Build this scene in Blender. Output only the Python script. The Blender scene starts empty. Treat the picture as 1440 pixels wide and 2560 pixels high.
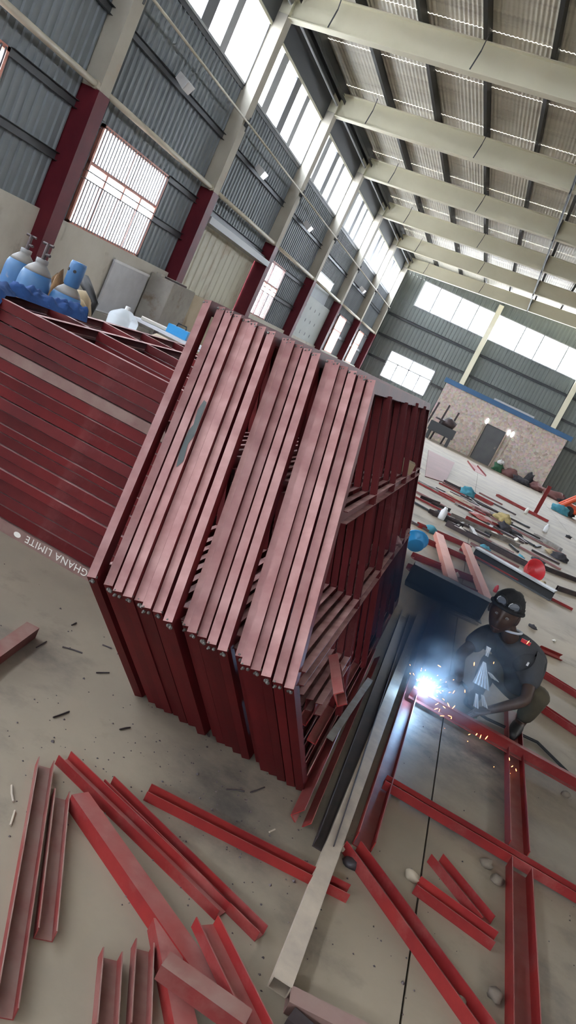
import bpy, bmesh, math, random
from mathutils import Vector, Matrix, noise as mnoise
SC = bpy.context.scene
COL = SC.collection
rnd = random.Random(7)

# ------------------------------------------------------------------ camera
cam_data = bpy.data.cameras.new('camera')
cam_data.sensor_fit = 'VERTICAL'
cam_data.sensor_height = 36.0
cam_data.lens = 1950.0 / 2560.0 * 36.0
cam_data.clip_start = 0.05
cam_data.clip_end = 400.0
cam = bpy.data.objects.new('camera', cam_data)
COL.objects.link(cam)
right = Vector((0.8714, 0.2417, 0.4281)).normalized()
fwd = Vector((-0.1705, 0.9649, -0.1995)).normalized()
right = (right - fwd * right.dot(fwd)).normalized()
upv = right.cross(fwd)
cam.matrix_world = Matrix(((right.x, upv.x, -fwd.x, 0.0), (right.y, upv.y, -fwd.y, 0.0),
                           (right.z, upv.z, -fwd.z, 1.6), (0, 0, 0, 1)))
SC.camera = cam

# ------------------------------------------------------------------ sky and exposure
world = bpy.data.worlds.new('overcast_sky')
SC.world = world
world.use_nodes = True
wn = world.node_tree
wn.nodes.clear()
w_out = wn.nodes.new('ShaderNodeOutputWorld')
w_bg = wn.nodes.new('ShaderNodeBackground')
w_bg.inputs['Color'].default_value = (0.94, 0.97, 1.0, 1)
w_bg.inputs['Strength'].default_value = 5.5
wn.links.new(w_bg.outputs[0], w_out.inputs[0])
SC.view_settings.view_transform = 'Standard'
SC.view_settings.look = 'None'
SC.view_settings.gamma = 1.0
SC.view_settings.use_curve_mapping = False
SC.view_settings.exposure = 2.45
SC.cycles.max_bounces = 7
SC.cycles.diffuse_bounces = 4
SC.cycles.volume_bounces = 0
SC.cycles.volume_max_steps = 48
SC.cycles.use_adaptive_sampling = True
SC.cycles.adaptive_threshold = 0.08
SC.cycles.adaptive_min_samples = 16
SC.cycles.glossy_bounces = 3
SC.cycles.transparent_max_bounces = 12
SC.cycles.sample_clamp_indirect = 6.0
SC.cycles.use_denoising = True
SC.cycles.caustics_reflective = False
SC.cycles.caustics_refractive = False

# hall dimensions (metres): X across, Y down the hall, Z up
XL, XR = -8.35, 14.75
YB, YE = -15.0, 47.2
BAY = 5.553
COLY = [12.36 + BAY * k for k in range(-4, 7)]
def rafter_low(x):
    return 7.82 + 0.085 * (x + 8.0) if x < 3.2 else 7.82 + 0.085 * 11.2 - 0.085 * (x - 3.2)

def portal(name, loc, rot, sx, sy):
    l = bpy.data.lights.new(name, 'AREA')
    l.shape = 'RECTANGLE'; l.size = sx; l.size_y = sy
    l.cycles.is_portal = True
    o = bpy.data.objects.new(name, l); COL.objects.link(o)
    o.location = loc; o.rotation_euler = rot
# sampling portals lying exactly in the glazed openings of the hall (they add no light of their own)
portal('clerestory_portal', (XL - 0.15, 16.0, 6.85), (0, -math.pi / 2, 0), 1.5, 62.0)
portal('end_window_portal', (3.2, YE + 0.2, 7.0), (-math.pi / 2, 0, 0), 21.0, 1.7)
portal('low_window_portal', (XL - 0.15, 9.0, 2.6), (0, -math.pi / 2, 0), 2.0, 48.0)

portal('added_window_portal', (-0.2, YB - 0.2, 7.08), (math.pi / 2, 0, 0), 16.4, 1.7)  # portal of the added window behind the camera

# ------------------------------------------------------------------ materials
MATS = {}
def nd(nt, t, **kw):
    n = nt.nodes.new(t)
    for k, v in kw.items():
        if k in n.inputs: n.inputs[k].default_value = v
        else: setattr(n, k, v)
    return n
def mat(name, c1, c2=None, scale=3.0, rough=0.6, metal=0.0, bump=0.0, bscale=40.0, stretch=(1, 1, 1),
        rand=0.0, dust_light=None, dust_light_amt=0.0, lo=0.35, hi=0.65, spec=0.5, coords='Object', c3=None, c3scale=1.0, c3lo=0.55, c3hi=0.7):
    m = bpy.data.materials.new(name); m.use_nodes = True
    nt = m.node_tree; nt.nodes.clear()
    out = nd(nt, 'ShaderNodeOutputMaterial'); p = nd(nt, 'ShaderNodeBsdfPrincipled')
    nt.links.new(p.outputs[0], out.inputs[0])
    p.inputs['Roughness'].default_value = rough; p.inputs['Metallic'].default_value = metal
    p.inputs['Specular IOR Level'].default_value = spec
    tc = nd(nt, 'ShaderNodeTexCoord'); mp = nd(nt, 'ShaderNodeMapping')
    mp.inputs['Scale'].default_value = stretch
    nt.links.new(tc.outputs[coords], mp.inputs[0])
    col = None
    if c2 is None:
        rgb = nd(nt, 'ShaderNodeRGB'); rgb.outputs[0].default_value = (*c1, 1); col = rgb.outputs[0]
    else:
        n = nd(nt, 'ShaderNodeTexNoise', Scale=scale, Detail=6.0, Roughness=0.6)
        nt.links.new(mp.outputs[0], n.inputs['Vector'])
        r = nd(nt, 'ShaderNodeMapRange'); r.inputs[1].default_value = lo; r.inputs[2].default_value = hi
        nt.links.new(n.outputs['Fac'], r.inputs[0])
        mx = nd(nt, 'ShaderNodeMix', data_type='RGBA')
        nt.links.new(r.outputs[0], mx.inputs[0])
        mx.inputs[6].default_value = (*c1, 1); mx.inputs[7].default_value = (*c2, 1)
        col = mx.outputs[2]
    if c3 is not None:
        n = nd(nt, 'ShaderNodeTexNoise', Scale=c3scale, Detail=8.0, Roughness=0.65)
        nt.links.new(mp.outputs[0], n.inputs['Vector'])
        r = nd(nt, 'ShaderNodeMapRange'); r.inputs[1].default_value = c3lo; r.inputs[2].default_value = c3hi
        nt.links.new(n.outputs['Fac'], r.inputs[0])
        mx = nd(nt, 'ShaderNodeMix', data_type='RGBA')
        nt.links.new(r.outputs[0], mx.inputs[0]); nt.links.new(col, mx.inputs[6]); mx.inputs[7].default_value = (*c3, 1)
        col = mx.outputs[2]
    if rand > 0:
        oi = nd(nt, 'ShaderNodeObjectInfo')
        r = nd(nt, 'ShaderNodeMapRange'); r.inputs[3].default_value = 1 - rand; r.inputs[4].default_value = 1 + rand
        nt.links.new(oi.outputs['Random'], r.inputs[0])
        hs = nd(nt, 'ShaderNodeHueSaturation')
        nt.links.new(r.outputs[0], hs.inputs['Value']); nt.links.new(col, hs.inputs['Color']); col = hs.outputs[0]
    if dust_light is not None:                       # dusty tops, also brightened to paint light onto faces that look up
        g = nd(nt, 'ShaderNodeNewGeometry'); sx = nd(nt, 'ShaderNodeSeparateXYZ')
        nt.links.new(g.outputs['True Normal'], sx.inputs[0])
        r = nd(nt, 'ShaderNodeMapRange'); r.inputs[1].default_value = 0.32; r.inputs[2].default_value = 0.68
        nt.links.new(sx.outputs['Z'], r.inputs[0])
        n = nd(nt, 'ShaderNodeTexNoise', Scale=9.0, Detail=5.0)
        nt.links.new(mp.outputs[0], n.inputs['Vector'])
        ml = nd(nt, 'ShaderNodeMath', operation='MULTIPLY'); nt.links.new(r.outputs[0], ml.inputs[0])
        r2 = nd(nt, 'ShaderNodeMapRange'); r2.inputs[1].default_value = 0.3; r2.inputs[2].default_value = 0.65
        r2.inputs[3].default_value = 0.45 * dust_light_amt; r2.inputs[4].default_value = dust_light_amt
        nt.links.new(n.outputs['Fac'], r2.inputs[0])
        oi2 = nd(nt, 'ShaderNodeObjectInfo'); r3 = nd(nt, 'ShaderNodeMapRange'); r3.inputs[3].default_value = 0.55; r3.inputs[4].default_value = 1.15
        nt.links.new(oi2.outputs['Random'], r3.inputs[0]); m3 = nd(nt, 'ShaderNodeMath', operation='MULTIPLY')
        nt.links.new(r2.outputs[0], m3.inputs[0]); nt.links.new(r3.outputs[0], m3.inputs[1]); nt.links.new(m3.outputs[0], ml.inputs[1])
        mx = nd(nt, 'ShaderNodeMix', data_type='RGBA')
        nt.links.new(ml.outputs[0], mx.inputs[0]); nt.links.new(col, mx.inputs[6]); mx.inputs[7].default_value = (*dust_light, 1)
        col = mx.outputs[2]
    nt.links.new(col, p.inputs['Base Color'])
    if bump > 0:
        n = nd(nt, 'ShaderNodeTexNoise', Scale=bscale, Detail=4.0)
        nt.links.new(mp.outputs[0], n.inputs['Vector'])
        b = nd(nt, 'ShaderNodeBump', Strength=bump, Distance=0.01)
        nt.links.new(n.outputs['Fac'], b.inputs['Height']); nt.links.new(b.outputs[0], p.inputs['Normal'])
    MATS[name] = m
    return m
def emit(name, c, s):
    m = bpy.data.materials.new(name); m.use_nodes = True
    nt = m.node_tree; nt.nodes.clear()
    out = nd(nt, 'ShaderNodeOutputMaterial'); e = nd(nt, 'ShaderNodeEmission', Strength=s)
    e.inputs[0].default_value = (*c, 1); nt.links.new(e.outputs[0], out.inputs[0])
    MATS[name] = m
    return m
DUST = (0.40, 0.27, 0.24)
mat('red_steel', (0.27, 0.022, 0.019), (0.19, 0.014, 0.015), 4.0, 0.50, spec=0.35, rand=0.16, dust_light=DUST, dust_light_amt=0.36, c3=(0.30, 0.09, 0.08), c3scale=2.2, c3lo=0.56, c3hi=0.74, bump=0.08, bscale=25)
mat('red_stack', (0.125, 0.011, 0.012), (0.080, 0.007, 0.009), 3.0, 0.55, spec=0.22, rand=0.22, dust_light=(0.66, 0.40, 0.38), dust_light_amt=0.85, c3=(0.20, 0.07, 0.068), c3scale=1.6, c3lo=0.58, c3hi=0.80, bump=0.06, bscale=20)  # pale dusty colour also paints in the light on the slanted faces
mat('red_dusty', (0.22, 0.035, 0.032), (0.16, 0.025, 0.024), 4.0, 0.6, spec=0.3, rand=0.12, dust_light=(0.30, 0.215, 0.18), dust_light_amt=0.85, c3=(0.27, 0.13, 0.11), c3scale=2.2, c3lo=0.5, c3hi=0.74)
mat('brown_steel', (0.24, 0.16, 0.135), (0.18, 0.085, 0.075), 5.0, 0.6, dust_light=DUST, dust_light_amt=0.4)
mat('dark_steel', (0.035, 0.030, 0.034), (0.075, 0.05, 0.05), 6.0, 0.45, metal=0.3, rand=0.2)
mat('bare_steel', (0.30, 0.29, 0.28), (0.18, 0.15, 0.13), 8.0, 0.45, metal=0.5)
mat('weld_metal', (0.20, 0.19, 0.18), (0.06, 0.05, 0.045), 45.0, 0.45, metal=0.5, bump=0.5, bscale=60)
mat('stone_tan', (0.20, 0.16, 0.12), (0.13, 0.105, 0.085), 14.0, 0.9)
mat('grey_paint', (0.045, 0.06, 0.06), (0.07, 0.08, 0.08), 12.0, 0.6)
mat('beige_tube', (0.50, 0.42, 0.33), (0.36, 0.30, 0.25), 6.0, 0.6)
mat('concrete_floor', (0.33, 0.27, 0.20), (0.215, 0.18, 0.14), 0.9, 0.60, bump=0.10, bscale=30, lo=0.3, hi=0.7,
    c3=(0.060, 0.052, 0.046), c3scale=1.3, c3lo=0.54, c3hi=0.76)
mat('joint_dark', (0.03, 0.027, 0.025), None, rough=0.9)
mat('sheet_grey', (0.22, 0.25, 0.28), (0.17, 0.195, 0.22), 0.6, 0.5, stretch=(1, 1, 0.25), rand=0.06, c3=(0.13, 0.14, 0.15), c3scale=0.8, c3lo=0.55, c3hi=0.75)
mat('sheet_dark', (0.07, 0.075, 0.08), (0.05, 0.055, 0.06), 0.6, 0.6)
mat('sheet_end', (0.19, 0.215, 0.21), (0.155, 0.18, 0.175), 0.6, 0.5, stretch=(1, 1, 0.25), rand=0.05)
mat('roof_sheet', (0.80, 0.77, 0.67), (0.62, 0.59, 0.52), 0.9, 0.45, stretch=(0.35, 2.6, 1), lo=0.3, hi=0.7, rand=0.06,
    c3=(0.42, 0.38, 0.34), c3scale=0.8, c3lo=0.54, c3hi=0.74)
mat('cream_beam', (0.82, 0.79, 0.63), (0.77, 0.74, 0.58), 1.2, 0.6)
mat('cream_column', (0.50, 0.47, 0.40), (0.42, 0.39, 0.33), 1.0, 0.7, c3=(0.50, 0.36, 0.26), c3scale=0.7, c3lo=0.57, c3hi=0.70)
mat('column_red', (0.135, 0.016, 0.024), (0.10, 0.012, 0.02), 2.0, 0.5, spec=0.2)
mat('purlin_black', (0.012, 0.013, 0.015), None, rough=0.5)
mat('girt_dark', (0.055, 0.060, 0.068), None, rough=0.5)
mat('plaster', (0.62, 0.59, 0.53), (0.50, 0.47, 0.42), 0.8, 0.85, c3=(0.33, 0.29, 0.24), c3scale=1.4, c3lo=0.58, c3hi=0.75, bump=0.1, bscale=15)
mat('plaster_grey', (0.36, 0.34, 0.31), (0.27, 0.25, 0.23), 1.5, 0.9, c3=(0.20, 0.15, 0.11), c3scale=2.0, c3lo=0.56, c3hi=0.7)
mat('plaster_tan', (0.55, 0.47, 0.35), (0.46, 0.38, 0.27), 1.2, 0.9, c3=(0.30, 0.24, 0.17), c3scale=1.6)
mat('frame_pink', (0.62, 0.27, 0.21), (0.52, 0.20, 0.15), 5.0, 0.5)
mat('mullion_grey', (0.36, 0.38, 0.40), None, rough=0.5)
mat('mullion_dark', (0.14, 0.15, 0.17), None, rough=0.5)
mat('bar_dark', (0.10, 0.09, 0.10), None, rough=0.5)
mat('orange_jamb', (0.60, 0.30, 0.14), None, rough=0.6)
mat('cream_pipe', (0.58, 0.54, 0.44), (0.50, 0.45, 0.36), 2.0, 0.5)
mat('cream_sheet', (0.62, 0.61, 0.50), (0.54, 0.52, 0.43), 0.9, 0.6, c3=(0.46, 0.38, 0.27), c3scale=0.9)
mat('pale_green', (0.42, 0.46, 0.45), (0.37, 0.41, 0.40), 1.0, 0.6)
mat('blue_beam', (0.06, 0.16, 0.33), (0.05, 0.13, 0.27), 1.0, 0.5)
mat('door_grey', (0.13, 0.135, 0.14), (0.11, 0.11, 0.12), 2.0, 0.5)
mat('cyl_blue', (0.035, 0.14, 0.34), (0.06, 0.16, 0.32), 4.0, 0.5, c3=(0.30, 0.27, 0.24), c3scale=6.0, c3lo=0.62, c3hi=0.75)
mat('cyl_grey', (0.26, 0.24, 0.22), (0.19, 0.20, 0.22), 6.0, 0.55)
mat('denim', (0.012, 0.045, 0.16), (0.02, 0.075, 0.24), 5.0, 0.9, bump=0.2, bscale=90)
mat('white_paint', (0.75, 0.75, 0.76), (0.66, 0.66, 0.68), 3.0, 0.6)
mat('white_board', (0.52, 0.53, 0.57), (0.45, 0.46, 0.50), 3.0, 0.5)
mat('paper', (0.75, 0.72, 0.66), None, rough=0.8)
mat('cardboard', (0.42, 0.33, 0.21), (0.34, 0.26, 0.16), 3.0, 0.85)
mat('brown_fur', (0.11, 0.06, 0.03), (0.26, 0.15, 0.07), 12.0, 0.95, bump=0.6, bscale=40)
mat('black_rubber', (0.010, 0.010, 0.011), None, rough=0.6)
mat('timber', (0.44, 0.37, 0.28), (0.33, 0.27, 0.20), 4.0, 0.8, stretch=(1, 6, 6), rand=0.15)
mat('blue_plastic', (0.02, 0.25, 0.55), None, rough=0.35)
mat('red_plastic', (0.55, 0.03, 0.04), None, rough=0.35)
mat('orange_paint', (0.75, 0.10, 0.03), None, rough=0.4)
mat('teal_cloth', (0.05, 0.22, 0.30), (0.08, 0.30, 0.38), 8.0, 0.9)
mat('dark_cloth', (0.03, 0.03, 0.04), (0.06, 0.055, 0.06), 9.0, 0.95)
mat('yellow_cloth', (0.50, 0.40, 0.18), (0.38, 0.30, 0.14), 9.0, 0.9)
mat('pink_plate', (0.24, 0.105, 0.10), (0.18, 0.08, 0.078), 1.0, 0.6)
mat('green_paint', (0.03, 0.12, 0.06), None, rough=0.6)
mat('skin', (0.060, 0.032, 0.022), (0.050, 0.026, 0.018), 9.0, 0.5)
mat('lip', (0.085, 0.035, 0.030), None, rough=0.5)
mat('eye_white', (0.22, 0.20, 0.19), None, rough=0.3)
mat('shirt_grey', (0.060, 0.062, 0.068), (0.045, 0.047, 0.052), 6.0, 0.95, bump=0.15, bscale=60)
mat('trouser_olive', (0.085, 0.070, 0.042), (0.060, 0.050, 0.032), 7.0, 0.95, bump=0.15, bscale=60)
mat('cap_black', (0.008, 0.008, 0.010), (0.014, 0.014, 0.016), 20.0, 0.85, bump=0.4, bscale=80)
mat('rag_white', (0.78, 0.79, 0.80), (0.66, 0.67, 0.68), 8.0, 0.9)
mat('shoe_black', (0.015, 0.014, 0.014), None, rough=0.6)
emit('arc_glow', (0.70, 0.86, 1.0), 30.0)
emit('hot_metal', (1.0, 0.26, 0.07), 2.2)
emit('lamp_glow', (0.85, 0.95, 1.0), 0.7)

def glass(name, tint, op):
    m = bpy.data.materials.new(name); m.use_nodes = True
    nt = m.node_tree; nt.nodes.clear()
    out = nd(nt, 'ShaderNodeOutputMaterial'); mx = nd(nt, 'ShaderNodeMixShader', Fac=op)
    t = nd(nt, 'ShaderNodeBsdfTransparent'); t.inputs[0].default_value = (*tint, 1)
    d = nd(nt, 'ShaderNodeBsdfTranslucent'); d.inputs[0].default_value = (0.9, 0.92, 0.95, 1)
    nt.links.new(t.outputs[0], mx.inputs[1]); nt.links.new(d.outputs[0], mx.inputs[2]); nt.links.new(mx.outputs[0], out.inputs[0])
    MATS[name] = m
glass('pane_glass', (0.93, 0.96, 1.0), 0.12)
glass('jerrycan_plastic', (0.75, 0.82, 0.86), 0.6)

def pebble():
    m = mat('pebble_dash', (0.60, 0.46, 0.38), (0.52, 0.40, 0.33), 2.0, 0.95)
    nt = m.node_tree; p = [n for n in nt.nodes if n.type == 'BSDF_PRINCIPLED'][0]
    tc = [n for n in nt.nodes if n.type == 'TEX_COORD'][0]
    v = nd(nt, 'ShaderNodeTexVoronoi', Scale=9.0); nt.links.new(tc.outputs['Object'], v.inputs['Vector'])
    hs = nd(nt, 'ShaderNodeHueSaturation', Saturation=0.35, Value=1.0)
    nt.links.new(v.outputs['Color'], hs.inputs['Color'])
    mx = nd(nt, 'ShaderNodeMix', data_type='RGBA'); mx.inputs[0].default_value = 0.30
    lk = p.inputs['Base Color'].links[0].from_socket
    nt.links.new(lk, mx.inputs[6]); nt.links.new(hs.outputs[0], mx.inputs[7]); nt.links.new(mx.outputs[2], p.inputs['Base Color'])
    b = nd(nt, 'ShaderNodeBump', Strength=0.6, Distance=0.02)
    nt.links.new(v.outputs['Distance'], b.inputs['Height']); nt.links.new(b.outputs[0], p.inputs['Normal'])
pebble()
def shade_on_floor():                            # darkens the slab colour to paint in shade by the stack and weld
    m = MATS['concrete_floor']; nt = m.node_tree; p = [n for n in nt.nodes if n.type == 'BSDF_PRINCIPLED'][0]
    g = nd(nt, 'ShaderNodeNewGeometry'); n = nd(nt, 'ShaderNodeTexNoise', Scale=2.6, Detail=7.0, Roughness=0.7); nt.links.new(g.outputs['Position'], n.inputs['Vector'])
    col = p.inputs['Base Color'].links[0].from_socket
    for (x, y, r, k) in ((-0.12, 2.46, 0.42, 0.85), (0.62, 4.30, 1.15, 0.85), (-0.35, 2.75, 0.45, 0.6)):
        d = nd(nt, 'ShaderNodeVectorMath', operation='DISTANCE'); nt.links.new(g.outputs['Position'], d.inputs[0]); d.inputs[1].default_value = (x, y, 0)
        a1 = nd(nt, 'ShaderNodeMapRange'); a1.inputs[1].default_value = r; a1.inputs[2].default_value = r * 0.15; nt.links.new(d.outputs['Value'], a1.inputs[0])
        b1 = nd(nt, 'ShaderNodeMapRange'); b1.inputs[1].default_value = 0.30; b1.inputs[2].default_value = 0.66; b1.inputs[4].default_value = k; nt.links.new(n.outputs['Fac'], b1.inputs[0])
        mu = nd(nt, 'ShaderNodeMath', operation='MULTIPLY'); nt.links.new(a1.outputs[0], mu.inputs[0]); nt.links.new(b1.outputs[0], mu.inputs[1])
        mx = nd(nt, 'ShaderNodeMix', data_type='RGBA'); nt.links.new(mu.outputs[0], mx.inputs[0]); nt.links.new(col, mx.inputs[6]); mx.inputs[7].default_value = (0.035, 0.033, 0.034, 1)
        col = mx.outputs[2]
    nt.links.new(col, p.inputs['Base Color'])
shade_on_floor()

# ------------------------------------------------------------------ mesh helpers
class MB:
    def __init__(s): s.v = []; s.f = []
    def add(s, vs, fs):
        o = len(s.v); s.v += [tuple(v) for v in vs]; s.f += [tuple(i + o for i in f) for f in fs]; return s
    def box(s, x0, x1, y0, y1, z0, z1):
        return s.add([(x0, y0, z0), (x1, y0, z0), (x1, y1, z0), (x0, y1, z0), (x0, y0, z1), (x1, y0, z1), (x1, y1, z1), (x0, y1, z1)],
                     [(0, 3, 2, 1), (4, 5, 6, 7), (0, 1, 5, 4), (1, 2, 6, 5), (2, 3, 7, 6), (3, 0, 4, 7)])
    def bar(s, a, b, w, h, up=(0, 0, 1)):
        a = Vector(a); b = Vector(b); d = (b - a).normalized(); u = Vector(up); sd = d.cross(u)
        if sd.length < 1e-4: sd = d.cross(Vector((1, 0, 0)))
        sd.normalize(); u = sd.cross(d).normalized()
        vs = []
        for p in (a, b):
            for i, j in ((-1, -1), (1, -1), (1, 1), (-1, 1)): vs.append(p + sd * (i * w / 2) + u * (j * h / 2))
        return s.add(vs, [(3, 2, 1, 0), (4, 5, 6, 7), (0, 1, 5, 4), (1, 2, 6, 5), (2, 3, 7, 6), (3, 0, 4, 7)])
    def tube(s, pts, r, n=8, cap=True):
        pts = [Vector(p) for p in pts]; k = len(pts); vs = []; fs = []
        rr = r if isinstance(r, (list, tuple)) else [r] * k
        ref = None
        for i, p in enumerate(pts):
            d = (pts[min(i + 1, k - 1)] - pts[max(i - 1, 0)]).normalized()
            if ref is None:
                ref = Vector((0, 0, 1)) if abs(d.z) < 0.9 else Vector((1, 0, 0))
            a = d.cross(ref).normalized(); b = a.cross(d).normalized()
            for j in range(n):
                t = 2 * math.pi * j / n; vs.append(p + (a * math.cos(t) + b * math.sin(t)) * rr[i])
        for i in range(k - 1):
            for j in range(n):
                q = (j + 1) % n; fs.append((i * n + j, i * n + q, (i + 1) * n + q, (i + 1) * n + j))
        if cap: fs += [tuple(range(n - 1, -1, -1)), tuple((k - 1) * n + j for j in range(n))]
        return s.add(vs, fs)
    def lathe(s, prof, n=24, c=(0, 0, 0)):
        vs = []; fs = []; k = len(prof)
        for r, z in prof:
            for j in range(n):
                t = 2 * math.pi * j / n; vs.append((c[0] + r * math.cos(t), c[1] + r * math.sin(t), c[2] + z))
        for i in range(k - 1):
            for j in range(n):
                q = (j + 1) % n; fs.append((i * n + j, i * n + q, (i + 1) * n + q, (i + 1) * n + j))
        fs += [tuple(range(n - 1, -1, -1)), tuple((k - 1) * n + j for j in range(n))]
        return s.add(vs, fs)
    def channel(s, a, b, w, h, t, up=(0, 0, 1), lip=0.0):
        """C section: web centred on a-b, flanges rising h along up"""
        a = Vector(a); b = Vector(b); d = (b - a).normalized(); u = Vector(up); sd = d.cross(u).normalized(); u = sd.cross(d).normalized()
        if lip > 0:
            pr = [(-w/2, 0), (w/2, 0), (w/2, h), (w/2 - lip, h), (w/2 - lip, h - t), (w/2 - t, h - t), (w/2 - t, t), (-w/2 + t, t),
                  (-w/2 + t, h - t), (-w/2 + lip, h - t), (-w/2 + lip, h), (-w/2, h)]
        else:
            pr = [(-w/2, 0), (w/2, 0), (w/2, h), (w/2 - t, h), (w/2 - t, t), (-w/2 + t, t), (-w/2 + t, h), (-w/2, h)]
        n = len(pr); vs = [p + sd * x + u * z for p in (a, b) for x, z in pr]
        fs = [(j, (j + 1) % n, n + (j + 1) % n, n + j) for j in range(n)]
        if n == 8:
            for o, fl in ((0, 1), (8, 0)):
                for q in ((0, 1, 4, 5), (1, 2, 3, 4), (0, 5, 6, 7)):
                    q = [o + i for i in q]; fs.append(tuple(q[::-1]) if fl else tuple(q))
        return s.add(vs, fs)
    def mesh(s, name, m, smooth=False):
        me = bpy.data.meshes.new(name); me.from_pydata(s.v, [], s.f); me.validate()
        bm = bmesh.new(); bm.from_mesh(me); bmesh.ops.recalc_face_normals(bm, faces=bm.faces); bm.to_mesh(me); bm.free()
        if smooth:
            me.polygons.foreach_set('use_smooth', [True] * len(me.polygons))
        me.materials.append(MATS[m]); return me
    def build(s, name, m, parent=None, smooth=False):
        return link(name, s.mesh(name, m, smooth), parent)
def link(name, me, parent=None):
    o = bpy.data.objects.new(name, me); COL.objects.link(o)
    if parent is not None: o.parent = parent
    return o
def tag(o, label=None, cat=None, group=None, kind=None):
    if label: o['label'] = label
    if cat: o['category'] = cat
    if group: o['group'] = group
    if kind: o['kind'] = kind
    return o
def thing(name, label, cat, loc=(0, 0, 0), rz=0.0, group=None):
    o = bpy.data.objects.new(name, None); COL.objects.link(o); o.location = loc; o.rotation_euler = (0, 0, rz)
    o.empty_display_size = 0.1
    return tag(o, label, cat, group)
def struct(name):
    o = bpy.data.objects.new(name, None); COL.objects.link(o); o['kind'] = 'structure'; return o
def mid(*ps):
    return tuple(sum(p[i] for p in ps) / len(ps) for i in range(3))
def blob_mesh(name, m, r=(1, 1, 1), amp=0.25, freq=1.5, seed=0, sub=3, flat=True):
    bm = bmesh.new(); bmesh.ops.create_icosphere(bm, subdivisions=sub, radius=1.0)
    off = Vector((seed * 3.7, seed * 1.3, seed * 2.1))
    for v in bm.verts:
        k = 1 + amp * mnoise.noise(v.co * freq + off) * 2
        v.co = Vector((v.co.x * r[0] * k, v.co.y * r[1] * k, v.co.z * r[2] * k))
        if flat: v.co.z = max(v.co.z, -r[2] * 0.45)
    for f in bm.faces: f.smooth = True
    if flat:
        for v in bm.verts: v.co.z += r[2] * 0.45
    me = bpy.data.meshes.new(name); bm.to_mesh(me); bm.free(); me.materials.append(MATS[m]); return me
ORD = ['first', 'second', 'third', 'fourth', 'fifth', 'sixth', 'seventh', 'eighth', 'ninth', 'tenth', 'eleventh', 'twelfth', 'thirteenth',
       'fourteenth', 'fifteenth', 'sixteenth', 'seventeenth', 'eighteenth', 'nineteenth', 'twentieth']

# ------------------------------------------------------------------ floor
floor = struct('floor')
MB().box(XL - 0.3, XR + 0.3, YB - 0.3, YE + 0.3, -0.25, -0.02).build('floor_base', 'joint_dark', floor)
jx = [XL, -5.6, -2.55, 0.575, 3.6, 6.6, 9.6, 12.4, XR]
jy = [YB, -9.0, -3.5, 1.2, 7.6, 13.4, 19.2, 25.0, 30.8, 36.6, 42.4, YE]
for i in range(len(jx) - 1):
    for j in range(len(jy) - 1):
        g = 0.004
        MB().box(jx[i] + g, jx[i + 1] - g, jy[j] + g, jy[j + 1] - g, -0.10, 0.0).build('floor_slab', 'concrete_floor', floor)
ground = MB().box(-150, 150, -120, 160, -0.6, -0.3).build('ground_outside', 'plaster_grey')
ground['kind'] = 'structure'

# ------------------------------------------------------------------ corrugated sheets
def corrugated(name, m, parent, axis, a0, a1, pos, z0, z1, pitch=0.2, depth=0.03, sign=1):
    """vertical cladding; ribs run up. axis 'y': sheet in plane x=pos, running along y"""
    pts = []; a = a0
    n = max(1, int(round((a1 - a0) / pitch))); p = (a1 - a0) / n
    for i in range(n):
        b = a0 + i * p
        pts += [(b, 0), (b + 0.62 * p, 0), (b + 0.72 * p, depth), (b + 0.90 * p, depth)]
    pts.append((a1, 0))
    vs = []; fs = []
    for q, d in pts:
        for z in (z0, z1):
            vs.append((pos + sign * d, q, z) if axis == 'y' else (q, pos + sign * d, z))
    for i in range(len(pts) - 1): fs.append((2 * i, 2 * i + 2, 2 * i + 3, 2 * i + 1))
    return MB().add(vs, fs).build(name, m, parent)

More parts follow.
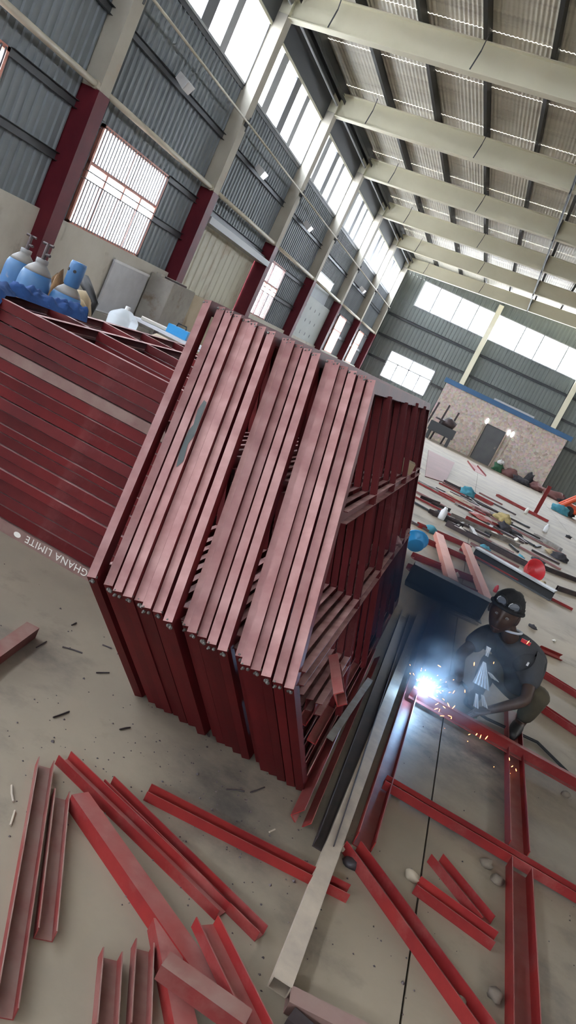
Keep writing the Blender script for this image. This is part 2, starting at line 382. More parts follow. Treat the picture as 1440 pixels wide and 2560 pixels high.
# ------------------------------------------------------------------ left wall
wall_left = struct('wall_left')
SILL, HEAD, CL0, CL1 = 1.69, 3.50, 6.15, 7.60
winY = {0: (-9.0, -6.0), 1: (-3.5, -0.5), 2: (2.0, 5.0), 3: (7.3, 10.30), 4: (13.12, 16.05), 6: (23.65, 26.15), 8: (36.4, 38.2), 9: (42.2, 43.9)}
for k in range(len(COLY) - 1):
    y0, y1 = COLY[k], COLY[k + 1]; ym = (y0 + y1) / 2
    zb = 1.6
    if k in winY:
        a, b = winY[k]
        corrugated('cladding_sheet', 'sheet_grey', wall_left, 'y', y0, a, XL, zb, HEAD - 0.02)
        corrugated('cladding_sheet', 'sheet_grey', wall_left, 'y', b, y1, XL, zb, HEAD - 0.02)
        corrugated('cladding_sheet', 'sheet_grey', wall_left, 'y', y0, ym - 0.008, XL, HEAD - 0.02, CL0)
        corrugated('cladding_sheet', 'sheet_grey', wall_left, 'y', ym + 0.008, y1, XL, HEAD - 0.02, CL0)
    elif k == 5:
        corrugated('cladding_sheet', 'sheet_grey', wall_left, 'y', y0, ym - 0.008, XL, 3.2, CL0)
        corrugated('cladding_sheet', 'sheet_grey', wall_left, 'y', ym + 0.008, y1, XL, 3.2, CL0)
        corrugated('infill_sheet', 'cream_sheet', wall_left, 'y', y0 + 0.2, y1 - 0.2, XL - 0.06, 1.5, 3.2, pitch=0.4, depth=0.02)
        MB().box(XL - 0.05, XL + 0.38, y0 + 0.25, y1 - 0.1, 3.16, 3.32).build('lintel', 'mullion_grey', wall_left)
        MB().box(XL - 0.05, XL + 0.22, y0 + 0.25, y1 - 0.1, 3.32, 3.40).build('lintel_flange', 'girt_dark', wall_left)
    elif k == 7:
        corrugated('cladding_sheet', 'sheet_grey', wall_left, 'y', y0, 30.1, XL, zb, CL0)
        corrugated('cladding_sheet', 'sheet_grey', wall_left, 'y', 33.1, y1, XL, zb, CL0)
        corrugated('cladding_sheet', 'sheet_grey', wall_left, 'y', 30.1, 33.1, XL, 4.35, CL0)
        pan = MB().box(XL - 0.02, XL + 0.06, 29.3, 34.3, 1.6, 3.35).build('infill_sheet', 'pale_green', wall_left)
        MB().box(XL - 0.02, XL + 0.03, 30.1, 33.1, 3.35, 3.9).build('infill_strip', 'sheet_grey', wall_left)
        for r in range(3):
            for c in range(4):
                o = MB().lathe([(0.075, -0.004), (0.075, 0.0), (0.05, 0.006)], 10).build('vent_hole', 'girt_dark', pan)
                o.rotation_euler = (0, math.pi / 2, 0); o.location = (XL + 0.062, 30.3 + c * 0.85, 1.95 + r * 0.5)
    # dado
    dm = {5: 'plaster_tan', 4: 'plaster'}.get(k, 'plaster')
    MB().box(XL - 0.15, XL + 0.12, y0 - 0.02, y1 - 0.02, 0, SILL + 0.012 if k != 5 else 1.5).build('dado', dm, wall_left)
    # girts
    for z in (2.58, 3.46, 4.98):
        if k == 5 and z < 3.2: continue
        segs = [(y0 + 0.15, y1 - 0.15)]
        if k in winY and z < 3.6: segs = [(y0 + 0.15, winY[k][0] - 0.05), (winY[k][1] + 0.05, y1 - 0.15)]
        if k == 7 and z < 3.6: segs = []
        for a, b in segs:
            MB().channel((XL + 0.035, a, z), (XL + 0.035, b, z), 0.13, 0.07, 0.006, up=(1, 0, 0)).build('girt', 'girt_dark', wall_left)
    # eave: dark beam and angle above the clerestory
    MB().box(XL - 0.1, XL + 0.1, y0 + 0.16, y1 - 0.16, CL1, 8.80).build('eave_beam', 'girt_dark', wall_left)
    MB().channel((XL + 0.42, y0 + 0.1, 8.28), (XL + 0.42, y1 - 0.1, 8.28), 0.16, 0.10, 0.008, up=(0, 0, -1)).build('eave_channel', 'purlin_black', wall_left)
    MB().tube([(XL + 0.30, y0 + 0.1, 8.08), (XL + 0.30, y1 - 0.1, 8.08)], 0.03, 8).build('eave_rod', 'mullion_grey', wall_left)
    MB().box(XL - 0.16, XL + 0.04, y0, y1, CL0 - 0.09, CL0).build('window_ledge', 'girt_dark', wall_left)
corrugated('cladding_sheet', 'sheet_grey', wall_left, 'y', YB, COLY[0], XL, 0, 8.2)
corrugated('cladding_sheet', 'sheet_grey', wall_left, 'y', COLY[-1], YE, XL, 0, 8.2)
# columns: concrete shaft, red painted foot
shaft = MB().box(-8.5, -8.0, -0.17, 0.17, 3.80, 7.85).mesh('column_shaft', 'cream_column')
foot = MB().box(-8.52, -7.985, -0.185, 0.185, 0, 3.80).mesh('painted_foot', 'column_red')
clip = MB().box(-7.995, -7.94, -0.07, 0.07, 5.40, 5.54).tube([(-7.93, 0, 5.30), (-7.93, 0, 5.62)], 0.02, 6).mesh('rod_clamp', 'girt_dark')
for y in COLY:
    o = link('column', shaft, wall_left); o.location.y = y
    f = link('painted_foot', foot, o)
    f = link('rod_clamp', clip, o)

# ------------------------------------------------------------------ windows
WN = [0]
def window(): WN[0] += 1; return struct('window_%d' % WN[0])
def low_window(a, b, z0, z1, frame_m='frame_pink', bars=True, x=XL):
    w = window(); t = 0.06
    for (p, q, r, s) in ((a, b, z0, z0 + t), (a, b, z1 - t, z1), (a, a + t, z0, z1), (b - t, b, z0, z1)):
        MB().box(x - 0.02, x + 0.08, p, q, r, s).build('frame_member', frame_m, w)
    zt = z0 + (z1 - z0) * 0.62; zs = z0 + (z1 - z0) * 0.50
    MB().box(x - 0.01, x + 0.07, a, b, zt - 0.03, zt + 0.03).build('transom', frame_m, w)
    n = 4
    for i in range(1, n):
        yy = a + (b - a) * i / n
        MB().box(x - 0.01, x + 0.06, yy - 0.028, yy + 0.028, z0 if i != 2 else z0, zt if i != 2 else z1).build('mullion', frame_m, w)
    for i in range(n):
        p = a + (b - a) * i / n; q = a + (b - a) * (i + 1) / n
        MB().box(x - 0.004, x + 0.002, p + 0.03, q - 0.03, z0 + t, zt - 0.03).build('pane', 'pane_glass', w)
    for i in range(2):
        p = a + (b - a) * i / 2; q = a + (b - a) * (i + 1) / 2
        MB().box(x - 0.004, x + 0.002, p + 0.03, q - 0.03, zt + 0.03, z1 - t).build('pane', 'pane_glass', w)
    if bars:
        for zz in (zs - 0.07, zs + 0.07):
            MB().box(x + 0.085, x + 0.10, a, b, zz - 0.011, zz + 0.011).build('grille_rail', 'bar_dark', w)
        nb = int((b - a) / 0.105)
        br = MB().box(x + 0.083, x + 0.097, -0.017, 0.017, z0 + 0.03, z1 - 0.03).mesh('grille_bar', 'bar_dark')
        br2 = MB().box(x + 0.083, x + 0.097, -0.017, 0.017, z0 + 0.03, zs - 0.06).mesh('grille_bar', 'bar_dark')
        br3 = MB().box(x + 0.083, x + 0.097, -0.017, 0.017, zt + 0.01, z1 - 0.03).mesh('grille_bar', 'bar_dark')
        for i in range(1, nb):
            for me in (br2, br3):
                o = link('grille_bar', me, w); o.location.y = a + (b - a) * i / nb
    return w
for k, (a, b) in winY.items():
    low_window(a, b, SILL, HEAD, bars=(k < 8))
w = window()                                               # small bright opening under the girt of the eighth bay
MB().box(XL - 0.01, XL + 0.04, 30.1, 33.1, 3.9, 3.95).build('frame_member', 'mullion_grey', w)
MB().box(XL - 0.01, XL + 0.04, 30.1, 33.1, 4.30, 4.35).build('frame_member', 'mullion_grey', w)
MB().box(XL - 0.004, XL + 0.002, 30.1, 33.1, 3.95, 4.30).build('pane', 'pane_glass', w)
for k in range(len(COLY) - 1):
    y0, y1 = COLY[k] + 0.17, COLY[k + 1] - 0.17; L = y1 - y0
    w = window()
    MB().box(XL - 0.06, XL + 0.06, y0, y1, CL0, CL0 + 0.05).build('frame_member', 'mullion_grey', w)
    MB().box(XL - 0.06, XL + 0.08, y0, y1, CL1 - 0.07, CL1).build('frame_member', 'cream_beam', w)
    MB().box(XL - 0.06, XL + 0.10, y0, y0 + 0.10, CL0, CL1).build('jamb', 'orange_jamb', w)
    MB().box(XL - 0.06, XL + 0.06, y1 - 0.06, y1, CL0, CL1).build('jamb', 'mullion_grey', w)
    for i, (a, b) in enumerate(((.19, .27), (.45, .53), (.66, .72))):
        MB().box(XL - 0.05, XL + 0.05, y0 + a * L, y0 + b * L, CL0 + 0.05, CL1 - 0.07).build('mullion', 'mullion_grey' if i != 1 else 'mullion_dark', w)
    for a, b in ((.02, .19), (.27, .45), (.53, .66), (.72, .985)):
        MB().box(XL - 0.004, XL + 0.002, y0 + a * L, y0 + b * L, CL0 + 0.05, CL1 - 0.07).build('pane', 'pane_glass', w)

# ------------------------------------------------------------------ end wall
wall_end = struct('wall_end')
EZ0, EZ1 = 6.30, 7.86
ewin = (-6.98, -4.05, 1.82, 3.48)
def endsheet(a, b, z0, z1): corrugated('cladding_sheet', 'sheet_end', wall_end, 'x', a, b, YE, z0, z1, pitch=0.22, depth=0.03, sign=-1)
endsheet(XL, ewin[0], 0, EZ0); endsheet(ewin[0], ewin[1], 0, ewin[2]); endsheet(ewin[0], ewin[1], ewin[3], EZ0)
for a, b in ((ewin[1], -2.4), (-2.4, 0.6), (0.6, 3.4), (3.4, 6.9), (8.4, 11.4), (11.4, XR)): endsheet(a, b, 0, EZ0)
endsheet(6.9, 8.4, 2.75, EZ0)
endsheet(XL, -6.97, EZ0, EZ1); endsheet(13.3, XR, EZ0, EZ1); endsheet(XL, XR, EZ1, 9.1)
MB().box(6.3, 9.3, YE - 0.02, YE + 0.2, 0, 1.75).build('dado', 'plaster_grey', wall_end)
for z in (2.7, 4.05, 5.35):
    for a, b in ((XL + 0.2, -2.55), (-2.25, 3.2), (3.5, 8.8), (9.1, XR - 0.1)):
        if z == 2.7 and a < -3: 
            for a2, b2 in ((a, ewin[0] - .05), (ewin[1] + .05, b)): MB().channel((a2, YE - 0.035, z), (b2, YE - 0.035, z), 0.14, 0.08, 0.006, up=(0, -1, 0)).build('girt', 'girt_dark', wall_end)
        else: MB().channel((a, YE - 0.035, z), (b, YE - 0.035, z), 0.14, 0.08, 0.006, up=(0, -1, 0)).build('girt', 'girt_dark', wall_end)
for x in (-2.38, 3.35, 9.0):
    c = MB().box(x - 0.14, x + 0.14, YE - 0.42, YE - 0.05, 3.4, rafter_low(x)).build('column', 'cream_beam', wall_end)
    MB().box(x - 0.15, x + 0.15, YE - 0.43, YE - 0.04, 0, 3.4).build('painted_foot', 'column_red', c)
w = window()
MX = [-6.97, -5.95, -4.62, -3.52, -2.40, -0.60, 0.52, 2.0, 3.25, 4.3, 5.6, 6.9, 8.2, 9.5, 10.8, 12.1, 13.3]
MB().box(-6.97, 13.3, YE - 0.05, YE + 0.05, EZ0, EZ0 + 0.05).build('frame_member', 'mullion_grey', w)
MB().box(-6.97, 13.3, YE - 0.05, YE + 0.05, EZ1 - 0.05, EZ1).build('frame_member', 'mullion_grey', w)
for i, x in enumerate(MX):
    t = 0.035
    MB().box(x - t, x + t, YE - 0.05, YE + 0.05, EZ0 + .05, EZ1 - .05).build('mullion', 'mullion_grey', w)
for i in range(len(MX) - 1):
    MB().box(MX[i] + .035, MX[i + 1] - .035, YE - 0.002, YE + 0.004, EZ0 + .05, EZ1 - .05).build('pane', 'pane_glass', w)
w = window()                                               # low window of the end wall
a, b, z0, z1 = ewin
for (p, q, r, s) in ((a, b, z0, z0 + .06), (a, b, z1 - .06, z1), (a, a + .06, z0, z1), (b - .06, b, z0, z1)):
    MB().box(p, q, YE - 0.08, YE + 0.02, r, s).build('frame_member', 'mullion_grey', w)
zt = z0 + (z1 - z0) * .62
MB().box(a, b, YE - 0.07, YE + 0.01, zt - .03, zt + .03).build('transom', 'mullion_grey', w)
for i in (1, 2, 3):
    xx = a + (b - a) * i / 4
    MB().box(xx - .03, xx + .03, YE - 0.07, YE + .01, z0, z1 if i == 2 else zt).build('mullion', 'mullion_grey', w)
for zz in (zt - .18, zt - .32): MB().box(a, b, YE - 0.11, YE - 0.095, zz - .012, zz + .012).build('grille_rail', 'bar_dark', w)
for i in range(1, 20):
    xx = a + (b - a) * i / 20
    MB().box(xx - .006, xx + .006, YE - 0.11, YE - 0.098, z0, zt - .3).build('grille_bar', 'mullion_grey', w)
MB().box(a + .05, b - .05, YE - .002, YE + .004, z0 + .05, z1 - .05).build('pane', 'pane_glass', w)

# ------------------------------------------------------------------ other walls (mostly out of view)
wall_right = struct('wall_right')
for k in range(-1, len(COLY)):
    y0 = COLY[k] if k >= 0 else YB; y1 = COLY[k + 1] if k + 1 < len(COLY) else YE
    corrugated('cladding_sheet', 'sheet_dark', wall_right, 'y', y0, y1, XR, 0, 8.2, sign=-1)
wall_back = struct('wall_back')
for a, b in ((XL, -4), (-4, 2), (2, 8), (8, XR)):
    corrugated('cladding_sheet', 'sheet_end', wall_back, 'x', a, b, YB, 0, 6.3 if a < 6 else 7.86); corrugated('cladding_sheet', 'sheet_end', wall_back, 'x', a, b, YB, 7.86, 9.1)

w = window()                                               # strip window added in the rear gable to light the slanted frames
MB().box(XL, 8, YB - 0.05, YB + 0.05, 6.3, 6.35).build('frame_member', 'mullion_grey', w); MB().box(XL, 8, YB - 0.05, YB + 0.05, 7.81, 7.86).build('frame_member', 'mullion_grey', w)
for i in range(12):
    x0, x1 = XL + (8 - XL) * i / 12, XL + (8 - XL) * (i + 1) / 12
    MB().box(x1 - .035, x1 + .035, YB - 0.05, YB + 0.05, 6.35, 7.81).build('mullion', 'mullion_grey', w); MB().box(x0 + .035, x1 - .035, YB - 0.002, YB + 0.004, 6.35, 7.81).build('pane', 'pane_glass', w)

# ------------------------------------------------------------------ roof
ceiling = struct('ceiling')
def roof_z(x): return rafter_low(x) + 0.66
def roof_sheet(y0, y1, x0, x1):
    n = int(abs(x1 - x0) / 0.025); vs = []; fs = []
    for i in range(n + 1):
        x = x0 + (x1 - x0) * i / n
        z = roof_z(x) + 0.26 + 0.011 * math.sin(2 * math.pi * x / 0.10)
        vs += [(x, y0, z), (x, y1, z)]
    for i in range(n): fs.append((2 * i, 2 * i + 2, 2 * i + 3, 2 * i + 1))
    MB().add(vs, fs).build('roof_sheet', 'roof_sheet', ceiling, smooth=True)
ry = [YB] + COLY + [YE]
for k in range(len(ry) - 1):
    L = ry[k + 1] - ry[k]; n = 2 if L > 3 else 1
    for j in range(n):
        roof_sheet(ry[k] + L * j / n, ry[k] + L * (j + 1) / n + 0.02, XL - 0.3, 3.2); roof_sheet(ry[k] + L * j / n, ry[k] + L * (j + 1) / n + 0.02, 3.2, XR + 0.2)
def rafter_mesh(x0, x1):
    m = MB()
    def sect(y0, y1, lo, hi):
        vs = []
        for x in (x0, x1):
            for y, f in ((y0, lo), (y1, lo), (y1, hi), (y0, hi)): vs.append((x, y, rafter_low(x) + f))
        m.add(vs, [(3, 2, 1, 0), (4, 5, 6, 7), (0, 1, 5, 4), (1, 2, 6, 5), (2, 3, 7, 6), (3, 0, 4, 7)])
    sect(-0.012, 0.012, 0.0, 0.64); sect(-0.13, 0.13, -0.012, 0.008); sect(-0.13, 0.13, 0.63, 0.65)
    return m
raf1 = rafter_mesh(-8.0, -0.95).mesh('rafter', 'cream_beam'); raf2 = rafter_mesh(-0.95, 3.2).mesh('rafter', 'cream_beam')
raf3 = rafter_mesh(3.2, XR).mesh('rafter', 'cream_beam')
plate = MB().box(-0.97, -0.93, -0.14, 0.14, 8.30, 9.08).mesh('splice_plate', 'girt_dark')
stub = MB().box(-8.42, -8.0, -0.15, 0.15, 7.85, 8.42).mesh('haunch', 'cream_beam')
for y in COLY:
    for me in (raf1, raf2, raf3):
        o = link('rafter', me, ceiling); o.location.y = y
        if me is raf1:
            for x in (-7.05, -3.78):
                zz = rafter_low(x)
                f = MB().bar((x, -0.14, zz + 0.02), (x + 0.06, -0.17, zz + 0.42), 0.025, 0.02, up=(0, 1, 0)).bar((x + 0.06, -0.17, zz + 0.42), (x + 0.10, -0.35, zz + 0.7), 0.02, 0.02, up=(1, 0, 0)).build('fly_brace', 'girt_dark', o)
            link('splice_plate', plate, o); link('haunch', stub, o)
for x in (-8.1, -6.65, -5.2, -3.75, -2.3, -0.85, 0.6, 2.05, 3.1, 4.6, 6.1, 7.6, 9.1, 10.6, 12.1, 13.6):
    zz = roof_z(x)
    for k in range(len(ry) - 1):
        MB().channel((x, ry[k], zz), (x, ry[k + 1], zz), 0.09, 0.235, 0.01).build('purlin', 'purlin_black', ceiling)
for k in range(len(COLY) - 1):
    MB().tube([(-0.95, COLY[k], 8.42), (-0.95, COLY[k + 1], 8.42)], 0.035, 6).build('brace_rod', 'purlin_black', ceiling)

# ------------------------------------------------------------------ services on the left wall
for k in range(2, len(COLY) - 1):
    n = ORD[k - 2]
    y0, y1 = COLY[k], COLY[k + 1]
    t = thing('wall_pipe', 'cream pipe run on the left wall between red column feet, %s from the camera' % n, 'pipe', (-8.08, y0, 3.86), group='cream pipes along the left wall')
    MB().tube([(0, 0.12, 0), (0, y1 - y0 - 0.12, 0)], 0.055, 10).build('pipe_tube', 'cream_pipe', t, smooth=True)
    MB().tube([(0, y1 - y0 - 0.24, 0), (0, y1 - y0 - 0.10, 0)], 0.075, 10).build('pipe_collar', 'cream_pipe', t)
    MB().box(-0.2, 0.0, 0.2, 0.24, -0.08, 0.02).build('pipe_bracket', 'girt_dark', t)
r = thing('tie_rod', 'long thin pale rod clamped across the column faces below the high windows', 'rod', (-7.93, COLY[2], 5.49))
for k in range(2, len(COLY) - 1):
    MB().tube([(0, COLY[k] - COLY[2], 0), (0, COLY[k + 1] - COLY[2], 0)], 0.026, 8).build('rod_length', 'cream_pipe', r, smooth=True)
for i, (y, has_glint) in enumerate(((14.82, 0), (20.15, 1), (25.7, 1), (37.6, 1))):
    lab = ['unlit white floodlight on the dark wall rail nearest the camera', 'floodlight with painted daylight glint on the wall rail above the cream infill panel',
           'glowing floodlight on the wall rail above the second barred window', 'small farthest floodlight with painted daylight glint on the left wall rail'][i]
    t = thing('floodlight', lab, 'lamp', (XL + 0.12, y, 5.0), group='floodlights on the left wall')
    a = Vector((0, 0, 0)); s = 0.30
    body = MB()
    for zz, xx in ((0, 0.10),):
        body.add([(0.06, -.17, .16), (0.06, .17, .16), (0.30, .17, .05), (0.30, -.17, .05), (0.0, -.15, .02), (0.0, .15, .02), (0.22, .15, -.12), (0.22, -.15, -.12)],
                 [(0, 1, 2, 3), (4, 7, 6, 5), (0, 3, 7, 4), (1, 5, 6, 2), (0, 4, 5, 1), (3, 2, 6, 7)])
    body.build('housing', 'white_paint', t)
    MB().add([(0.305, -.15, .035), (0.305, .15, .035), (0.237, .135, -.105), (0.237, -.135, -.105)], [(0, 1, 2, 3)]).build('lens', 'lamp_glow' if has_glint else 'white_paint', t)  # emissive lens stands in for daylight reflected in the lamp glass
    MB().bar((0.0, 0, 0), (0.14, 0, 0.02), 0.03, 0.03).build('bracket', 'girt_dark', t)

# ------------------------------------------------------------------ leaning stack of welded channel frames
LEAN = math.radians(17.9)
def offset_poly(P, d):
    n = len(P); out = []
    for i in range(n):
        a, b, c = Vector(P[i - 1]), Vector(P[i]), Vector(P[(i + 1) % n])
        e1 = (b - a).normalized(); e2 = (c - b).normalized()
        n1 = Vector((-e1.y, e1.x)); n2 = Vector((-e2.y, e2.x))
        m = (n1 + n2).normalized(); out.append(tuple(b + m * (d / m.dot(n1))))
    return out
FT = 0.0335                                                 # frame thickness
PROF = [(0.0, 0.0), (3.58, 0.0), (3.58, 1.680), (0.24, 1.664), (-0.54, 0.615)]
INN = offset_poly(PROF, 0.055)
IN2 = offset_poly(PROF, 0.003)
def rim_member(i, th=FT):
    """one mitred channel of the frame's rim: web outward, flanges inward (local x = thickness)"""
    j = (i + 1) % len(PROF); m = MB(); x0, x1, t = -th / 2, th / 2, 0.003
    def slab(poly, xa, xb):
        vs = [(xa, p[0], p[1]) for p in poly] + [(xb, p[0], p[1]) for p in poly]
        m.add(vs, [(0, 1, 2, 3), (7, 6, 5, 4), (0, 4, 5, 1), (1, 5, 6, 2), (2, 6, 7, 3), (3, 7, 4, 0)])
    slab([PROF[i], PROF[j], IN2[j], IN2[i]], x0, x1)
    slab([IN2[i], IN2[j], INN[j], INN[i]], x0, x0 + t); slab([IN2[i], IN2[j], INN[j], INN[i]], x1 - t, x1)
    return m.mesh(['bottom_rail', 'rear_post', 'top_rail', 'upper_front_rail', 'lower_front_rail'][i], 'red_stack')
rims = [rim_member(i) for i in range(5)]
def inner(a, b, name, th=FT):
    m = MB(); A = Vector((0, *a)); B = Vector((0, *b)); d = (B - A).normalized(); u = Vector((1, 0, 0)).cross(d)
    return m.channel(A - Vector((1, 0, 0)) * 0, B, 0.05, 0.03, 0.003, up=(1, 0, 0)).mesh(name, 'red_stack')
mids = [('mid_rail', inner((-0.05, 1.13), (3.53, 1.13), 'mid_rail')), ('low_rail', inner((-0.44, 0.62), (3.53, 0.62), 'low_rail')),
        ('post', inner((0.75, 0.05), (0.75, 1.62), 'post')), ('post', inner((1.55, 0.05), (1.55, 1.62), 'post')), ('post', inner((2.25, 0.05), (2.25, 1.64), 'post')), ('post', inner((2.95, 0.05), (2.95, 1.64), 'post')),
        ('stub_rail', inner((0.05, 0.33), (0.75, 0.33), 'stub_rail'))]
def bead(seed, r=0.0095):
    bm = bmesh.new(); q = random.Random(seed)
    for k in range(5):
        res = bmesh.ops.create_icosphere(bm, subdivisions=1, radius=r * q.uniform(0.4, 0.8))
        off = Vector((q.uniform(-.014, .014), q.uniform(-.004, .004), q.uniform(-.022, .004)))
        for v in res['verts']: v.co += off
    me = bpy.data.meshes.new('weld_bead'); bm.to_mesh(me); bm.free(); me.materials.append(MATS['weld_metal']); return me
beads = [bead(s) for s in range(6)]
strip_c = [497, 575, 627, 675, 722, 772, 819, 885, 955, 992, 1038, 1091, 1144, 1216, 1259, 1305, 1356, 1410, 1461]
names19 = ['leftmost', 'second', 'third', 'fourth', 'fifth', 'sixth', 'seventh', 'eighth', 'ninth', 'middle tenth', 'eleventh', 'twelfth', 'thirteenth',
           'fourteenth', 'fifteenth', 'sixteenth', 'third-last', 'second-last', 'rightmost']
for i, sx in enumerate(strip_c):
    x = -0.757 + (sx / 2 - 240) / 503.0 * 0.80
    w = names19[i]
    lab = 'red channel frame at the %s end of the leaning stack' % w if i in (0, 18) else 'red channel frame in the leaning stack, %s from the left' % w.replace('middle ', '')
    if i == 3: lab += ', dark grey patch on it'
    if i in (16, 17): lab = 'red channel frame in the leaning stack, %s before the right end' % ('second' if i == 16 else 'first')
    t = thing('welded_truss', lab, 'frame', (x, 2.930 + rnd.uniform(-.012, .012) - (0.012 if i in (0, 7, 12) else 0) + (0.03 if i in (8, 13) else 0), 0.004), group='frames in the leaning stack')
    t.rotation_euler = (0, -LEAN, 0)
    for k, me in enumerate(rims): link(me.name.split('.')[0], me, t)
    for k, (n, me) in enumerate(mids):
        if n == 'stub_rail' and i < 15: continue
        link(n, me, t)
    for k, (y, z) in enumerate(((-0.535, 0.615), (0.235, 1.655))):
        o = link('weld_bead', beads[(i * 2 + k) % 6], t); o.location = (0, y, z); o.rotation_euler = (rnd.uniform(-.3, .3), 0, rnd.uniform(-.3, .3))
    if i == 3:
        e = Vector((0.78, 1.049)).normalized(); nn = Vector((-e.y, e.x))
        vs = []
        for dx, s in [(-.016, .02), (-.014, .12), (-.004, .15), (-.010, .22), (.0, .27), (.014, .26), (.016, .10), (.004, .06), (.012, -.02), (-.006, -.05)]:
            q = Vector((-0.54, 0.615)) + e * (0.58 + s) + nn * 0.0025; vs.append((dx, q.x, q.y))
        MB().add(vs, [tuple(range(len(vs)))]).build('paint_patch', 'grey_paint', t)
# the channel offcut poking out of the leaning stack at its right end, and a pale flat bar beside it
def chan_thing(name, label, a, b, w, h, t=0.004, up=(0, 0, 1), m='red_steel', group=None, lip=0.0, cat='steel channel', parts=True):
    a = Vector(a); b = Vector(b); o = thing(name, label, cat, tuple(a), group=group)
    u = Vector(up); d = (b - a).normalized(); sd = d.cross(u).normalized(); u = sd.cross(d).normalized()
    L = b - a
    MB().bar(u * t / 2, L + u * t / 2, w, t, up=u).build('web', m, o)
    for s in (-1, 1):
        c = sd * (s * (w / 2 - t / 2)) + u * (h / 2 + t / 2)
        f = MB().bar(c, L + c, t, h - t, up=u).build('flange', m, o)
    return o
# ------------------------------------------------------------------ pile of frames lying flat on the left
LAY = [0.0, 0.068, 0.135, 0.195, 0.262, 0.315, 0.372, 0.432, 0.490, 0.535, 0.600, 0.662, 0.724, 0.786, 0.850, 0.912, 0.964, 1.024, 1.082, 1.140]
X0, X1, YF, YR = -2.70, -1.20, 3.69, 7.0
for i in range(len(LAY) - 1):
    z0, z1 = LAY[i], LAY[i + 1] - 0.007; h = z1 - z0; top = i == len(LAY) - 2
    oy = [0.0, 0.012, 0.003, 0.010, -0.004, 0.008][i % 6] + rnd.uniform(-.004, .004)
    n = ORD[i] if i < 20 else str(i)
    lab = 'red flat-lying frame in the left pile, %s layer from the floor' % n
    m = 'red_stack'
    if i == 0: lab = 'grey-brown bottom frame of the left pile with white lettering on its rail'; m = 'brown_steel'
    if i == 14: lab = 'flat-lying frame in the left pile whose front rail is dusty grey-brown'; m = 'brown_steel'
    if top: lab = 'topmost red frame of the left pile, its open lattice showing'
    t = thing('welded_truss', lab, 'frame', (X0, YF + oy, z0), group='frames in the flat pile')
    W, D = X1 - X0, YR - YF
    f = MB().channel((0, 0, h / 2), (W, 0, h / 2), h, 0.045, 0.003, up=(0, 1, 0)).build('front_rail', m, t); f.rotation_euler.x = rnd.uniform(-.11, .09) if 0 < i < len(LAY) - 2 else 0
    if i == 0:
        cu = bpy.data.curves.new('lettering', 'FONT'); cu.body = 'GHANA LIMITE'; cu.size = 0.056; cu.extrude = 0.0004; cu.space_character = 1.08
        cu.materials.append(MATS['paper'])
        tmp = bpy.data.objects.new('tmp_text', cu); COL.objects.link(tmp); bpy.context.view_layer.update()
        tme = bpy.data.meshes.new_from_object(tmp.evaluated_get(bpy.context.evaluated_depsgraph_get())); bpy.data.objects.remove(tmp)
        tx = link('lettering', tme, f); tx['kind'] = 'stuff'
        tx.rotation_euler = (math.pi / 2, math.pi, 0); tx.location = (-1.475 - X0, -0.0012, 0.053)
        MB().add([(-0.005 + 0.015 * math.cos(a) * 1.5, -0.001, 0.03 + 0.015 * math.sin(a)) for a in [k * math.pi / 6 for k in range(12)]], [tuple(range(12))]).build('paint_dab', 'paper', f).location = (-1.925 - X0, 0, 0)
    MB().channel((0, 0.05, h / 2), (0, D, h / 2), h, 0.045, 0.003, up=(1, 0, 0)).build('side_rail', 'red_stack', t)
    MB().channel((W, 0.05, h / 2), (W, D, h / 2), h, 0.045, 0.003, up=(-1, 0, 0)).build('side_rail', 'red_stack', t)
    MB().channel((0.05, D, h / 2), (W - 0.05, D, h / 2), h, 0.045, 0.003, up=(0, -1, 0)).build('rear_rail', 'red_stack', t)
    if i > 12:
        xs = 0.36
        MB().channel((xs, 0.05, h / 2), (xs, D - .05, h / 2), h, 0.04, 0.003, up=(1, 0, 0)).build('stringer', 'red_stack', t)
        for yy in (0.68, 1.38, 2.02, 2.66):
            MB().channel((0.045, yy, h / 2), (xs - 0.005, yy - 0.06, h / 2), h, 0.04, 0.003, up=(0, 1, 0)).build('cross_bar', 'red_stack', t)
            MB().channel((xs + 0.045, yy, h / 2), (W - 0.045, yy - 0.10, h / 2), h, 0.04, 0.003, up=(0, 1, 0)).build('cross_bar', 'red_stack', t)

# ------------------------------------------------------------------ loose channels on the floor (foreground)
def u_open(label, la, ra, lb, rb, h=0.036, z=0.0, m='red_steel', group='loose red channels on the floor', t=0.0035):
    """open-top channel from the four tops of its flanges"""
    a = (Vector(la) + Vector(ra)) / 2; b = (Vector(lb) + Vector(rb)) / 2; d = (b - a).normalized(); sd = d.cross(Vector((0, 0, 1)))
    w = (abs((Vector(ra) - Vector(la)).dot(sd)) + abs((Vector(rb) - Vector(lb)).dot(sd))) / 2
    a.z = b.z = z
    return chan_thing('steel_channel', label, a, b, w, h, t, m=m, group=group)
u_open('long dusty channel lying open side up along the left edge', (-0.778,2.188,0.036), (-0.729,2.211,0.036), (-0.381,1.437,0.036), (-0.277,1.353,0.036), m='red_dusty')
u_open('short dusty channel lying open side up right of the long left one', (-0.658,2.100,0.036), (-0.608,2.117,0.036), (-0.391,1.611,0.036), (-0.356,1.647,0.036), m='red_dusty')
u_open('long narrow red channel lying open side up, left of an overlapping pair', (-0.762,2.258,0.036), (-0.695,2.294,0.036), (-0.018,2.023,0.036), (-0.016,2.091,0.036), z=0.0)
u_open('long red channel beside and touching the narrow one, its top end shifted back', (-0.553,2.273,0.036), (-0.560,2.309,0.036), (0.113,2.033,0.036), (0.112,2.100,0.036), z=0.0)
u_open('red channel lying alone, pointing from the stack foot to the beige tube', (-0.448,2.333,0.036), (-0.417,2.392,0.036), (0.323,2.443,0.036), (0.325,2.501,0.036))
